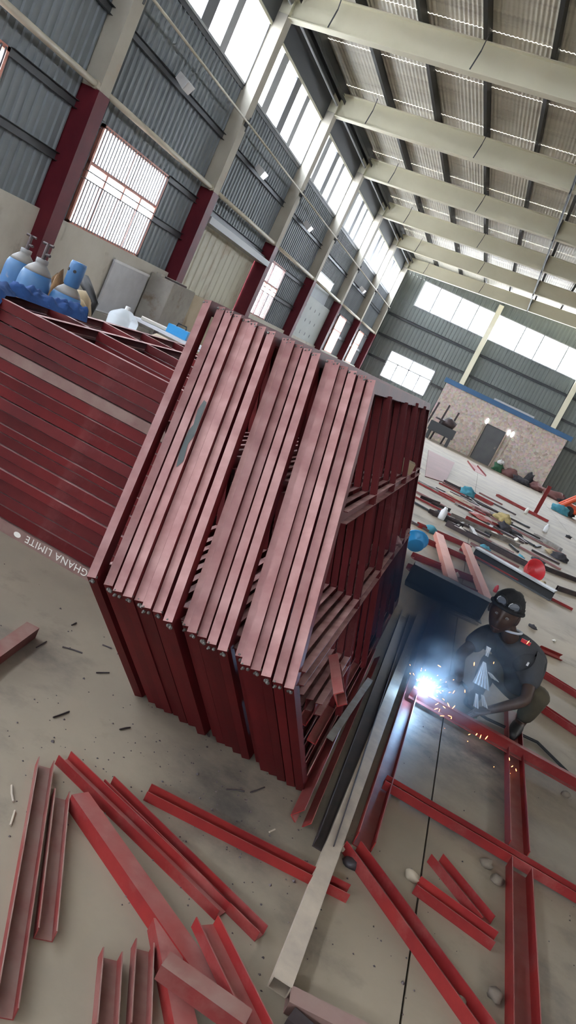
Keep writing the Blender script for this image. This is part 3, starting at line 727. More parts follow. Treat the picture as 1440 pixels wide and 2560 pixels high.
u_open('dusty channel lying open side up at the bottom edge, left of a pair', (-0.229,1.666,0.036), (-0.196,1.719,0.036), (-0.144,1.484,0.036), (-0.100,1.519,0.036), m='red_dusty')
u_open('dusty channel lying open side up at the bottom edge, right of a pair', (-0.166,1.733,0.036), (-0.148,1.820,0.036), (-0.078,1.536,0.036), (-0.035,1.569,0.036), m='red_dusty')
def u_closed(label, a, b, w, h=0.045, z=0.0, roll=0.0, m='red_steel'):
    """channel lying web upward"""
    a = Vector(a); b = Vector(b); a.z = b.z = z + h
    return chan_thing('steel_channel', label, a, b, w, h, 0.0035, up=(0, 0, -1), m=m, group='loose red channels on the floor')
u_closed('long bright red channel lying web up, crossing over another one', mid((-0.598,2.108,0.050), (-0.563,2.136,0.050)), mid((0.029,1.743,0.050), (0.081,1.786,0.050)), 0.062, 0.05)
u_closed('red channel lying web up under the long bright red one', mid((-0.181,1.870,0.050), (-0.112,1.866,0.050)), mid((0.030,1.558,0.050), (0.090,1.604,0.050)), 0.062, 0.045, m='red_steel')
u_closed('short dull red channel resting across others near the bottom edge', mid((-0.086,1.653,0.100), (-0.081,1.721,0.100)), mid((0.152,1.633,0.100), (0.168,1.719,0.100)), 0.055, 0.045, z=0.06, m='red_dusty')
u_open('red channel propped open side up against others, at bottom centre', (-0.058,1.864,0.100), (-0.034,1.941,0.100), (0.180,1.642,0.100), (0.231,1.700,0.100), z=0.064)
u_closed('dusty pink channel end reaching in from the left edge on bare floor', mid((-1.314,2.878,0.050), (-1.264,2.908,0.050)), mid((-1.267,2.455,0.050), (-1.176,2.408,0.050)), 0.06, 0.05, m='red_dusty')

# ------------------------------------------------------------------ frame being welded on the floor
G2 = 'channels of the frame being welded'
zf = 0.035
c2a, c2b = Vector((0.336,4.316,0.090)), Vector((1.401,4.262,0.090))
chan_thing('steel_channel', 'red channel the welder is working on, glowing at the arc end', (c2a.x, 4.52, 0.062), (1.75, 4.52, 0.062), 0.07, 0.042, up=(0, -1, 0), group=G2, lip=0)
chan_thing('steel_channel', 'long red cross channel on the floor in front of the welded one', (0.335, 3.335, 0.058), (1.75, 3.32, 0.058), 0.066, 0.042, up=(0, 0, 1), group=G2).location.z = 0.012
chan_thing('steel_channel', 'red channel on the floor running up to the welder, far piece', (0.985, 3.42, 0.0), (1.035, 5.35, 0.0), 0.095, 0.055, group=G2)
chan_thing('steel_channel', 'bright red channel at the bottom right edge, near piece', (0.945, 2.05, 0.0), (0.985, 3.28, 0.0), 0.095, 0.058, group=G2)
chan_thing('steel_channel', 'dark-shadowed red channel along the beige tube, beside the stack', (0.325, 2.79, 0.0), (0.36, 7.0, 0.0), 0.075, 0.06, group=G2)
u_open('long red diagonal channel from the dark one to the bottom right', (0.254,2.723,0.055), (0.312,2.746,0.055), (0.817,2.170,0.055), (0.893,2.229,0.055), h=0.05, group=G2)
u_open('short red channel inside the floor frame, lower of two', (0.541,2.722,0.050), (0.569,2.776,0.050), (0.858,2.649,0.050), (0.878,2.735,0.050), h=0.04, group=G2)
u_open('short red channel inside the floor frame, upper of two', (0.596,2.969,0.050), (0.634,3.022,0.050), (0.815,2.750,0.050), (0.861,2.821,0.050), h=0.04, group=G2)
chan_thing('steel_channel', 'red channel lying behind the welder toward the right edge', (1.206,5.732,0.000), (1.641,5.545,0.000), 0.06, 0.05, group='red channels behind the welder')
chan_thing('steel_channel', 'red channel further behind the welder at the right edge', (1.357,6.647,0.000), (1.761,6.529,0.000), 0.06, 0.05, group='red channels behind the welder')
chan_thing('steel_channel', 'short red offcut on the floor at the welder shoulder height', (1.395,7.513,0.000), (1.617,7.595,0.000), 0.06, 0.05, up=(0, -0.7, 0.7), group='red channels behind the welder')
# packing blocks under the floor frame
for k, (p, lab) in enumerate((((0.411,3.362,0.000), 'small packing piece under the long red cross channel'), ((0.847,3.197,0.000), 'tan stone block under the cross channel joint'),
                              ((0.892,3.120,0.000), 'flat tan stone beside the bright red channel'), ((1.331,4.403,0.000), 'small grey block under the welded channel at right'),
                              ((0.264,2.724,0.000), 'pale wood block at the joint of dark and diagonal channels'), ((0.310,2.659,0.000), 'dark angle bracket beside the pale wood block'),
                              ((0.743,2.300,0.000), 'grey stone under the diagonal channel'), ((0.873,2.432,0.000), 'dark stone between diagonal and bright red channel'),
                              ((0.539,2.801,0.000), 'small pale wood wedge at the short channel end'))):
    me = blob_mesh('packing_block', 'timber' if k in (4, 8) else 'stone_tan' if k != 5 else 'dark_steel', (0.022 + 0.006 * (k % 3), 0.028, 0.022), 0.25, 1.8, k + 3, 2)
    o = link('packing_block', me); o.location = (p[0], p[1], -0.001); o.rotation_euler.z = k * 0.7
    tag(o, lab, 'block')
# beige tube and dark pieces lying along the stack
def hollow(name, label, a, b, w, h, m, cat, t=0.004):
    a = Vector(a); b = Vector(b); o = thing(name, label, cat, tuple(a)); L = b - a
    d = L.normalized(); sd = d.cross(Vector((0, 0, 1))).normalized(); u = Vector((0, 0, 1))
    for nme, c, ww, hh in (('top_wall', u * (h - t / 2), w, t), ('bottom_wall', u * (t / 2), w, t), ('side_wall', sd * (w / 2 - t / 2) + u * h / 2, t, h - 2 * t), ('side_wall', -sd * (w / 2 - t / 2) + u * h / 2, t, h - 2 * t)):
        MB().bar(c, L + c, ww, hh, up=u).build(nme, m, o)
    return o
hollow('steel_tube', 'long pale beige rectangular tube on the floor with a black open end', (0.215, 1.92, 0), (0.25, 6.4, 0), 0.06, 0.042, 'beige_tube', 'tube')
hollow('steel_tube', 'dark brown rectangular tube at the bottom edge beside the beige tube', (0.246,1.900,0.030)[:2] + (0,), (0.528,1.944,0.030)[:2] + (0,), 0.06, 0.04, 'brown_steel', 'tube')
hollow('steel_tube', 'black tube end at the very bottom edge below the beige tube', (0.264,1.842,0.000)[:2] + (0,), (0.376,1.817,0.000)[:2] + (0,), 0.05, 0.04, 'dark_steel', 'tube')
chan_thing('steel_channel', 'dark channel lying beside the leaning stack, next to the beige tube', (0.187,2.636,0.000)[:2] + (0,), (0.13, 6.2, 0), 0.07, 0.05, m='dark_steel', group='dark channels beside the stack')
chan_thing('steel_channel', 'dark red-tipped channel lying under the foot of the leaning stack', (0.057,2.713,0.000)[:2] + (0,), (0.03, 4.9, 0), 0.06, 0.06, up=(0.6, 0, 0.8), m='red_steel', group='dark channels beside the stack')
fa, fb = Vector((0.036,3.359,0.100)), Vector((0.090,4.326,0.100))
o = MB().bar((0, 0, 0), fb - fa, 0.035, 0.006).build('flat_bar', 'bare_steel')
o.location = (fa.x, fa.y, 0.066); tag(o, 'pale grey flat bar lying slanted beside the leaning stack', 'bar')
for k in range(3):
    chan_thing('steel_channel', 'short red channel tucked inside the open right end of the stack, %s' % ('lowest', 'middle', 'upper')[k], (-0.03 - 0.075 * k, 3.20 + 0.05 * k, 0.08 + 0.03 * k), (-0.02 - 0.07 * k, 4.4, 0.08 + 0.03 * k), 0.045, 0.03, group='channels tucked in the stack')
pa = Vector((-0.10, 2.72, 0.62)); pb = Vector((-0.016,2.450,0.608))
chan_thing('steel_channel', 'bright red channel offcut poking out of the leaning stack toward the camera', pa, pb, 0.05, 0.035, up=(0.75, 0.1, 0.65), m='red_steel')

# ------------------------------------------------------------------ office built inside the hall
of = thing('site_office', 'low pebble-dashed office box with blue roof beam at the far end', 'building', (0, 43.4, 0))
bx0, bx1, bz = -2.95, 4.05, 3.05
MB().box(bx0, -0.02, 0, 0.2, 0, bz).box(1.08, bx1, 0, 0.2, 0, bz).box(-0.02, 1.08, 0, 0.2, 2.02, bz).box(bx0, bx0 + 0.2, 0.2, 3.0, 0, bz).box(bx1 - 0.2, bx1, 0.2, 3.0, 0, bz).build('wall_panel', 'pebble_dash', of)
MB().box(bx0, bx1, 0, 3.0, bz, bz + 0.08).build('roof_slab', 'plaster_grey', of)
MB().channel((bx0 - 0.15, -0.05, bz + 0.1), (bx1 + 0.2, -0.05, bz + 0.1), 0.26, 0.12, 0.02, up=(0, 1, 0)).build('roof_beam', 'blue_beam', of)
MB().box(-0.3, 2.0, -0.02, 0.08, bz + 0.235, bz + 0.33).build('roof_strip', 'white_board', of)
d = MB().box(0.0, 1.06, 0.05, 0.10, 0.0, 2.0).build('door', 'door_grey', of)
MB().box(0.9, 0.98, 0.0, 0.05, 0.95, 1.08).build('door_handle', 'bare_steel', d)
for x in (-0.10, 1.16, 1.36): MB().box(x - 0.03, x + 0.03, -0.05, 0.0, 0.0, 2.0).build('door_post', 'timber' if x != 1.36 else 'cream_pipe', of)
for k, (x, z) in enumerate(((-0.08, 2.12), (1.2, 2.06), (1.42, 2.06))):
    o = link('bulkhead_lamp', blob_mesh('bulkhead_lamp', 'lamp_glow', (0.085, 0.06, 0.17), 0.0, 1, 0, 2, False)); o.location = (x, 43.33, z)
    tag(o, ['white oval lamp at the left top corner of the office door', 'white oval lamp at the right top corner of the office door', 'second white oval lamp, outer right of the office door'][k], 'lamp', 'oval lamps at the office door')

# ------------------------------------------------------------------ gas cylinders behind the left pile
def cylinder(label, neck, r, H, cap=False):
    t = thing('gas_cylinder', label, 'gas cylinder', (neck[0], neck[1], 0), group='blue gas cylinders')
    sh = H - 0.14
    MB().lathe([(r * .9, 0), (r, 0.02), (r, sh - 0.02), (r * .99, sh), (r * .95, sh + .035), (r * .86, sh + .065)], 28).build('body', 'cyl_blue', t, smooth=True)
    MB().lathe([(r * .86, sh + .065), (r * .70, sh + .095), (r * .48, sh + .12), (r * .34, sh + .135), (.045, H), (.045, H + .03), (.02, H + .03)], 28).build('shoulder', 'cyl_grey' if not cap else 'cyl_grey', t, smooth=True)
    if cap:
        MB().lathe([(.045, H - .02), (.058, H + .0), (.060, H + .15), (.055, H + .17), (.02, H + .172)], 20).build('valve_cap', 'cyl_blue', t, smooth=True)
        for a in (-2.2, -1.2): 
            o = MB().lathe([(.012, -.004), (.012, .002)], 10).build('cap_hole', 'black_rubber', t); o.location = (.061 * math.cos(a), .061 * math.sin(a), H + .10); o.rotation_euler = (0, math.pi / 2, a)
    else:
        v = MB().tube([(0, 0, H + .02), (0, 0, H + .13)], .016, 10).tube([(0, 0, H + .07), (.05, -.01, H + .07)], .011, 8).build('valve', 'dark_steel', t)
        MB().tube([(-.045, 0, H + .14), (.045, 0, H + .14)], .010, 8).tube([(0, 0, H + .125), (0, 0, H + .15)], .014, 8).build('hand_wheel', 'dark_steel', v)
    return t
def stickers(t, r, spots):
    for k, (a, z, s) in enumerate(spots):
        q = random.Random(k + int(z * 100)); vs = []
        for u, w in ((-1, -1), (1, -.7), (.7, 1), (-.2, .6), (-.9, .9)):
            aa = a + u * s * .5 / r; vs.append(((r + .0015) * math.cos(aa), (r + .0015) * math.sin(aa), z + w * s * .5))
        MB().add(vs, [tuple(range(len(vs)))]).build('torn_sticker', 'paper', t)
n1, n2, n3 = (-3.867,5.750,1.283), (-3.348,5.200,1.298), (-3.127,5.300,1.247)
t = cylinder('blue gas cylinder with open valve, leftmost of three', n1, .118, n1[2])
t = cylinder('blue gas cylinder with torn white stickers and open valve, middle of three', n2, .118, n2[2])
stickers(t, .118, ((-1.75, n2[2] - .30, .05), (-1.40, n2[2] - .27, .04), (-1.15, n2[2] - .36, .05)))
t = cylinder('dull grey-blue gas cylinder with blue valve cap, rightmost of three', n3, .118, n3[2], cap=True)
stickers(t, .118, ((-1.35, n3[2] - .30, .06),))

# ------------------------------------------------------------------ denim jacket over the corner of the left pile
def cloth_strip(path, widths, m, name, parent, thick=0.012, amp=0.012, seed=1, nu=14, nv=40):
    """soft padded strip along a path; path of (point, side, normal)"""
    vs = []; fs = []
    for side in (1, -1):
        for i in range(nv + 1):
            f = i / nv * (len(path) - 1); k = min(int(f), len(path) - 2); u = f - k
            p = path[k][0].lerp(path[k + 1][0], u); sd = path[k][1].lerp(path[k + 1][1], u).normalized(); nn = path[k][2].lerp(path[k + 1][2], u).normalized()
            w = widths[k] * (1 - u) + widths[k + 1] * u
            for j in range(nu + 1):
                c = j / nu * 2 - 1; e = math.sqrt(max(0, 1 - c * c))
                q = p + sd * (c * w / 2)
                n = mnoise.noise(q * 14 + Vector((seed, 0, 0))) * amp + mnoise.noise(q * 34 + Vector((seed, 5, 0))) * amp * .5
                q = q + nn * ((thick * 2 + n) * e if side > 0 else -0.0)
                vs.append(q)
    M = (nv + 1) * (nu + 1)
    for s in range(2):
        for i in range(nv):
            for j in range(nu):
                a = s * M + i * (nu + 1) + j; q = (a, a + 1, a + nu + 2, a + nu + 1); fs.append(q if s == 0 else q[::-1])
    for i in range(nv):
        for j in (0, nu):
            a = i * (nu + 1) + j; fs.append((a, a + nu + 1, M + a + nu + 1, M + a))
    for i in (0, nv):
        for j in range(nu):
            a = i * (nu + 1) + j; fs.append((a, a + 1, M + a + 1, M + a))
    return MB().add(vs, fs).build(name, m, parent, smooth=True)
V = Vector
jk = thing('denim_jacket', 'blue denim jacket draped over the corner of the left pile', 'jacket', (0, 0, 0))
ZT = 1.142
cloth_strip([(V((-2.62, 3.665, .93)), V((1, 0, 0)), V((0, -1, 0))), (V((-2.60, 3.668, 1.10)), V((1, 0, 0)), V((0, -1, 0))), (V((-2.60, 3.70, ZT + .008)), V((1, 0.2, 0)), V((0, -.6, .8))), (V((-2.62, 3.82, ZT + .010)), V((1, .3, 0)), V((0, 0, 1)))],
            [.24, .20, .17, .16], 'denim', 'jacket_body', jk, thick=.022, amp=.03, seed=2)
cloth_strip([(V((-2.62, 3.88, ZT + .01)), V((.3, -1, 0)), V((0, 0, 1))), (V((-2.54, 4.02, ZT + .012)), V((.5, -.8, 0)), V((0, 0, 1))), (V((-2.47, 4.18, ZT + .012)), V((.6, -.7, 0)), V((0, 0, 1))), (V((-2.41, 4.36, ZT + .01)), V((.7, -.6, 0)), V((0, 0, 1)))],
            [.17, .16, .15, .12], 'denim', 'sleeve', jk, thick=.032, amp=.05, seed=7)

# ------------------------------------------------------------------ things along the left wall
def put_box(name, label, cat, x0, x1, y0, y1, z0, z1, m, rz=0, bev=0.0):
    t = MB().box(-(x1 - x0) / 2, (x1 - x0) / 2, -(y1 - y0) / 2, (y1 - y0) / 2, 0, z1 - z0).build(name, m)
    t.location = ((x0 + x1) / 2, (y0 + y1) / 2, z0); t.rotation_euler.z = rz
    if bev:
        b = t.modifiers.new('bevel', 'BEVEL'); b.width = bev; b.segments = 2
    return tag(t, label, cat)
t = thing('white_board', 'pale grey-white board with rim leaning on the wall under the barred window', 'board', (XL + 0.16, 15.85, 0.36))
MB().box(0, .04, -.83, .83, 0, 1.1).build('panel', 'white_board', t)
MB().box(0.04, .055, -.85, .85, 1.06, 1.11).build('rim', 'white_paint', t); MB().box(0.04, .055, -.85, .85, -.01, .03).build('rim', 'white_paint', t)
put_box('block_shelf', 'low grey crate under the leaning white board', 'crate', XL + .13, XL + .7, 15.0, 16.75, 0, .36, 'plaster_grey')
put_box('masonry_pier', 'dirty grey masonry pier standing before the second red column', 'pier', XL + .14, XL + .75, 16.85, 18.2, 0, 1.55, 'plaster_grey', bev=.02)
for k, (a, b, c, m, lab) in enumerate((((XL + .3, 16.9, 1.552), (XL + .55, 17.9, 1.552), .05, 'plaster', 'pale offcut lying on top of the masonry pier, wall side'), ((XL + .5, 16.95, 1.552), (XL + .68, 17.6, 1.552), .04, 'dark_steel', 'dark rag-like offcut on the masonry pier edge'))):
    o = MB().bar((0, 0, c / 2), Vector(b) - Vector(a) + Vector((0, 0, c / 2)), .14, c).build('offcut', m); o.location = a; tag(o, lab, 'offcut')
dr = thing('cardboard_drum', 'tan cardboard sack slumped behind the capped gas cylinder', 'sack', ((-3.540,6.300,1.136)[0], 6.3, 0))
zz = (-3.621,6.300,1.222)[2]
o = link('sack_body', blob_mesh('sack_body', 'cardboard', (.24, .26, .62), .12, 1.2, 5, 3)); o.parent = dr; o.scale.z = zz / (.62 * 1.45)
o = link('sack_fold', blob_mesh('sack_fold', 'cardboard', (.10, .06, .05), .2, 2, 8, 2)); o.parent = dr; o.location = (.02, -.16, zz * .86)
o = link('fur_bundle', blob_mesh('fur_bundle', 'brown_fur', (.20, .22, .55), .3, 3.0, 11, 4)); o.location = ((-3.790,6.200,1.081)[0], 6.2, 0); o.scale.z = (-3.842,6.200,1.150)[2] / (.55 * 1.5)
tag(o, 'brown furry bundle heaped between the gas cylinders', 'bundle')
hz = (-3.793,6.600,1.251); he = (-3.523,6.450,1.120)
hs = MB().tube([(hz[0] + .0, 6.62, hz[2] - .02), hz, mid(hz, he), he, (he[0], he[1], he[2] - .3)], [.03, .055, .045, .03, .03], 10).build('rubber_hose', 'black_rubber', None, smooth=True)
tag(hs, 'black rubber hose arching over the tan sack', 'hose')
jb = (-4.786,9.600,0.854)
put_box('work_crate', 'wooden crate under the clear jerrycan by the left wall', 'crate', jb[0] - .55, jb[0] + .5, 9.3, 10.3, 0, jb[2] - .22, 'timber')
jc = thing('jerrycan', 'translucent white plastic jerrycan on the wooden crate', 'jerrycan', (jb[0], 9.6, jb[2] - .22))
o = MB().add([(-.16, -.13, 0), (.16, -.13, 0), (.16, .13, 0), (-.16, .13, 0), (-.17, -.14, .26), (.17, -.14, .26), (.17, .14, .26), (-.17, .14, .26), (-.06, -.05, .36), (.06, -.05, .36), (.06, .05, .36), (-.06, .05, .36)],
             [(3, 2, 1, 0), (0, 1, 5, 4), (1, 2, 6, 5), (2, 3, 7, 6), (3, 0, 4, 7), (4, 5, 9, 8), (5, 6, 10, 9), (6, 7, 11, 10), (7, 4, 8, 11), (8, 9, 10, 11)]).build('can_body', 'jerrycan_plastic', jc)
b = o.modifiers.new('bevel', 'BEVEL'); b.width = .03; b.segments = 3
MB().lathe([(.035, .35), (.035, .40), (.03, .405)], 14).build('cap', 'white_paint', jc)
def plank(lab, a, b, w, h, m='timber', cat='plank', name='plank'):
    a = Vector(a); o = MB().bar((0, 0, 0), Vector(b) - a, w, h).build(name, m); o.location = a; return tag(o, lab, cat)
ct = jb[2] - .22
plank('long pale plank lying behind the translucent jerrycan on the crate', (jb[0] - .5, 9.95, ct + .03), (jb[0] + .45, 10.1, ct + .03), .22, .05)
plank('short wide plank propped right of the translucent jerrycan', (jb[0] + .34, 9.5, ct + .02), (jb[0] + .42, 10.0, ct + .22), .2, .03)
plank('stubby plank lying left of the translucent jerrycan', (jb[0] - .48, 9.45, ct + .02), (jb[0] - .22, 9.5, ct + .02), .15, .035)
tb = (-4.682,11.000,0.884)
t = thing('work_table', 'grey low table with clutter left of the leaning stack top', 'table', (tb[0], 11.2, 0))
MB().box(-.6, .75, -.5, .5, tb[2] - .04, tb[2]).build('table_top', 'white_board', t)
for x in (-.52, .66):
    for y in (-.42, .42): MB().box(x - .03, x + .03, y - .03, y + .03, 0, tb[2] - .04).build('leg', 'dark_steel', t)
bc = (-4.605,11.000,1.046)
t = thing('blue_can', 'small blue tool case on the grey low table', 'case', (bc[0], 11.05, tb[2] + .001))
MB().box(-.17, .17, -.1, .1, 0, .13).build('case_body', 'blue_plastic', t); MB().tube([(-.08, 0, .13), (-.07, 0, .18), (.07, 0, .18), (.08, 0, .13)], .012, 6).build('handle', 'black_rubber', t)
plank('pale board lying on the grey low table', (tb[0] - .5, 10.9, tb[2] + .025), (tb[0] + .1, 11.2, tb[2] + .025), .25, .04, 'plaster', 'board', 'board')

# ------------------------------------------------------------------ small things on the foreground floor
for k, (pa, pb, lab) in enumerate((((-0.887,2.466,0.000), (-0.870,2.553,0.000), 'dark bent electrode stub on bare floor left of the stack foot'), ((-0.951,2.906,0.000), (-0.917,2.962,0.000), 'straight dark electrode stub left of the stack middle'),
        ((-1.151,2.947,0.000), (-1.072,2.989,0.000), 'thin rusty electrode stub near the dusty channel end'), ((-1.209,2.829,0.000), (-1.214,2.915,0.000), 'short dark stub right below the dusty channel end'),
        ((-1.059,3.150,0.000), (-1.017,3.165,0.000), 'tiny rusty stub nearest the stack left edge'), ((-0.683,2.628,0.000), (-0.661,2.679,0.000), 'dark stub on the floor under the stack left corner'),
        ((-0.768,2.042,0.000), (-0.722,1.986,0.000), 'pale electrode stub left of the long dusty channel, upper'), ((-0.668,1.897,0.000), (-0.695,1.957,0.000), 'pale electrode stub left of the long dusty channel, lower'),
        ((-0.220,2.658,0.000), (-0.160,2.711,0.000), 'rusty wire scrap below the stack, left piece'), ((-0.139,2.728,0.000), (-0.104,2.812,0.000), 'rusty wire scrap below the stack, right piece'),
        ((-0.006,2.564,0.000), (0.007,2.598,0.000), 'pale stub near the lone red channel'), ((-1.236,3.162,0.000), (-1.237,3.206,0.000), 'tiny dark stub right of the dusty channel end'))):
    a = Vector(pa); b = Vector(pb); c = (a + b) / 2 + Vector((0, .004 * ((k % 3) - 1), 0)); r = .0032
    o = MB().tube([V((0, 0, r)), c - a + V((0, 0, r)), b - a + V((0, 0, r))], r, 6).build('electrode_stub', 'beige_tube' if 'pale' in lab else 'dark_steel'); o.location = a
    tag(o, lab, 'electrode stub', 'electrode stubs on the floor')
g = MB(); q = random.Random(3)
for k in range(420):
    if k < 260: x = q.gauss(-.25, .35); y = q.gauss(2.45, .3)
    else: x = q.uniform(-1.8, 1.6); y = q.uniform(1.7, 4.5)
    s = q.uniform(.0015, .005) * (1 if k % 9 else 1.8); a = q.uniform(0, 3)
    vs = [(x + s * math.cos(a + i * 1.57) * q.uniform(.6, 1.4), y + s * math.sin(a + i * 1.57), 0.0003) for i in range(4)] + [(x, y, s * 1.1)]
    g.add(vs, [(3, 2, 1, 0), (0, 1, 4), (1, 2, 4), (2, 3, 4), (3, 0, 4)])
tag(g.build('weld_grit', 'dark_steel'), 'dark weld slag grit scattered over the bare floor', 'grit', kind='stuff')

# ------------------------------------------------------------------ clutter on the far floor
def fbar(lab, a, b, w, h, m='red_steel', z=0.0, cat='steel channel', up=(0, 0, 1)):
    a = Vector(a); b = Vector(b); a.z = b.z = z
    return chan_thing('steel_channel', lab, a, b, w, h, 0.006, m=m, up=up, cat=cat, group='steel lengths on the far floor')
lt = thing('lattice_frame', 'red lattice frame with two pale pink rails lying behind the welder', 'lattice', (0, 0, 0))
for a, b in (((-0.027,7.989,0.000), (0.877,8.527,0.000)), ((-0.042,8.701,0.000), (0.789,9.208,0.000)), ((-0.140,10.039,0.000), (0.697,10.347,0.000)), ((-0.200,11.062,0.000), (0.599,11.463,0.000))):
    MB().channel(a, b, .09, .06, .006).build('cross_rail', 'red_steel', lt)
for a, b in (((0.119,10.708,0.080), (0.436,8.115,0.080)), ((0.518,11.028,0.080), (0.833,8.081,0.080))):
    a = Vector(a); b = Vector(b); MB().channel(a + V((0, 0, .03)), b + V((0, 0, .03)), .12 if a.x < .3 else .10, .07, .006, up=(0, 0, -1)).build('side_rail', 'frame_pink', lt)
fbar('dark brown channel lying between lattice frame and leaning stack', (0.005,7.449,0.000), (0.797,7.512,0.000), .22, .17, 'purlin_black', up=(0, -1, 0), z=.11)
fbar('short pale grey flat strip lying just behind the welder head', (0.467,7.139,0.000), (0.759,7.242,0.000), .09, .02, 'bare_steel')
ib = thing('steel_beam', 'big dark grey beam lying on the floor behind the welder head', 'steel beam', (0, 0, 0))
a, b = Vector((0.658,10.970,0.000)), Vector((1.797,10.626,0.000))
MB().bar(a + V((0, 0, .075)), b + V((0, 0, .075)), .02, .11).build('web', 'purlin_black', ib); MB().bar(a + V((0, 0, .012)), b + V((0, 0, .012)), .2, .02).build('flange', 'girt_dark', ib); MB().bar(a + V((0, 0, .138)), b + V((0, 0, .138)), .2, .02).build('flange', 'mullion_grey', ib)
for pa, pb, w, m, lab in (((0.158,12.682,0.000), (1.665,12.651,0.000), .22, 'dark_steel', 'long dark channel beyond the big grey beam'), ((0.476,14.711,0.000), (1.167,14.911,0.000), .18, 'red_steel', 'dull red channel beyond the long dark one'),
        ((-0.334,14.268,0.000), (0.026,14.711,-0.000), .3, 'dark_steel', 'dark flat length near the leaning stack far edge'), ((1.258,24.622,0.000), (2.900,24.210,0.000), .25, 'red_steel', 'long red channel far away holding an upright post'),
        ((0.390,20.603,0.000), (1.066,20.503,0.000), .3, 'red_steel', 'faded red channel lying beyond the rag heap'), ((-0.262,20.008,-0.000), (0.289,20.137,0.000), .35, 'dark_steel', 'dark length near the pink floor plate'),
        ((0.223,13.969,0.000), (1.478,14.630,0.000), .2, 'bare_steel', 'pale steel length beside the long dark channel'), ((-0.139,13.035,0.000), (0.395,13.451,0.000), .15, 'dark_steel', 'thin dark length left of the dull red channel'),
        ((2.067,18.132,0.000), (2.647,17.678,0.000), .12, 'bare_steel', 'thin steel length near the right edge'), ((1.922,13.321,0.000), (2.554,13.875,0.000), .06, 'dark_steel', 'thin dark rod at the right edge beyond the beam'),
        ((1.990,11.816,0.000), (2.420,12.249,0.000), .04, 'dark_steel', 'thin dark rod at the right edge nearer the beam'), ((0.237,37.161,0.000), (0.669,32.181,-0.000), .5, 'red_steel', 'small red length near the office door')):
    fbar(lab, pa, pb, w, .07, m)
p = Vector((2.575,25.299,0.000)); o = thing('upright_post', 'red post standing upright on the long far red channel', 'post', (p.x, p.y, .007)); MB().channel((0, 0, 0), (0, 0, .95), .12, .06, .008, up=(0, -1, 0)).build('shaft', 'red_steel', o); MB().box(-.12, .12, -.12, .12, 0, .015).build('foot_plate', 'red_steel', o)
pl = [(-1.519,30.785,-0.000), (-0.409,30.864,0.000), (-0.246,20.122,0.000), (-0.729,19.130,0.000)]
o = MB().add([(x, y, .002) for x, y, z in pl] + [(x, y, .02) for x, y, z in pl], [(0, 1, 2, 3), (7, 6, 5, 4), (0, 4, 5, 1), (1, 5, 6, 2), (2, 6, 7, 3), (3, 7, 4, 0)]).build('floor_plate', 'pink_plate'); tag(o, 'dusty pink-red steel plate lying flat on the far floor', 'plate')
def bowl(lab, p, r, h, m, tilt=(0, 0, 0)):
    o = MB().lathe([(r * .6, 0), (r * .7, .01), (r, h), (r * 1.05, h), (r * 1.05, h + .01), (r * .96, h + .01), (r * .66, .03), (.01, .028)], 24).build('plastic_basin', m, None, smooth=True); o.location = p; o.rotation_euler = tilt
    return tag(o, lab, 'basin')
bowl('bright blue plastic basin half hidden behind the leaning stack edge', V((-0.073,8.810,0.000)) + V((0, 0, .12)), .14, .10, 'blue_plastic', (-1.1, 0, 0.3))
bowl('red plastic basin tipped over behind the big grey beam', V((1.470,11.326,0.000)) + V((0, 0, .13)), .15, .14, 'red_plastic', (.9, .6, 0))
heaps = [((1.241,17.440,0.000),.30,.32,.34,'yellow_cloth','yellow cloth bag standing amid the far scrap'), ((1.265,16.190,-0.000),.22,.25,.28,'dark_cloth','dark bundle leaning on the yellow cloth bag'), ((0.552,17.578,0.000),.75,.7,.13,'pink_plate','low heap of dusty pink scrap beyond the beams'),
    ((0.823,16.164,0.000),.5,.5,.13,'red_steel','low heap of red scrap left of the yellow bag'), ((0.283,17.479,0.000),.6,.6,.14,'timber','tan scrap heap near the pink floor plate'), ((0.364,19.806,0.000),.28,.3,.35,'teal_cloth','teal drum-like bundle beyond the tan scrap'), ((1.513,16.462,0.000),.3,.4,.12,'dark_cloth','dark wiry tangle right of the yellow bag'),
    ((0.027,13.578,0.000),.18,.2,.12,'dark_cloth','dark rag on the floor near the stack far edge'), ((0.840,12.111,0.000),.14,.18,.12,'teal_cloth','teal cloth scrap between the long channels'), ((1.850,13.795,0.000),.2,.22,.12,'dark_cloth','dark lump at the end of the long dark channel'),
    ((2.278,16.142,0.000),.18,.22,.16,'cardboard','tan motor part left of the dark machine'), ((2.429,15.940,-0.000),.25,.3,.16,'dark_cloth','dark machine part on the floor at the right'), ((4.119,32.549,0.000),.6,.5,.4,'teal_cloth','teal cloth bundle beside the orange machine'),
    ((4.555,33.562,-0.000),.35,.4,.3,'dark_cloth','dark bundle under the orange machine'), ((1.559,43.711,0.000),.45,.4,.62,'green_paint','dark green crate-like bundle by the office door'), ((1.853,56.123,0.000),.3,.3,.3,'white_paint','white sack on the green bundle by the office door'),
    ((2.200,43.104,0.000),.9,.6,.55,'pink_plate','pinkish scrap heap against the office wall'), ((3.205,58.978,0.000),.5,.3,.9,'dark_cloth','dark round scrap leaning on the office wall'), ((2.887,42.017,-0.000),1.0,.7,.4,'dark_cloth','dark scrap heap along the office wall foot'),
    ((3.717,44.463,0.000),.9,.6,.5,'pink_plate','rosy scrap heap along the office wall foot, middle'), ((4.739,44.855,0.000),1.2,.7,.5,'pink_plate','rosy scrap heap beyond the upright post'), ((5.276,43.183,0.000),1.0,.6,.45,'dark_cloth','dark scrap heap left of the orange machine'), ((5.139,61.458,0.000),.5,.3,.5,'column_red','deep red scrap lump below the office corner')]
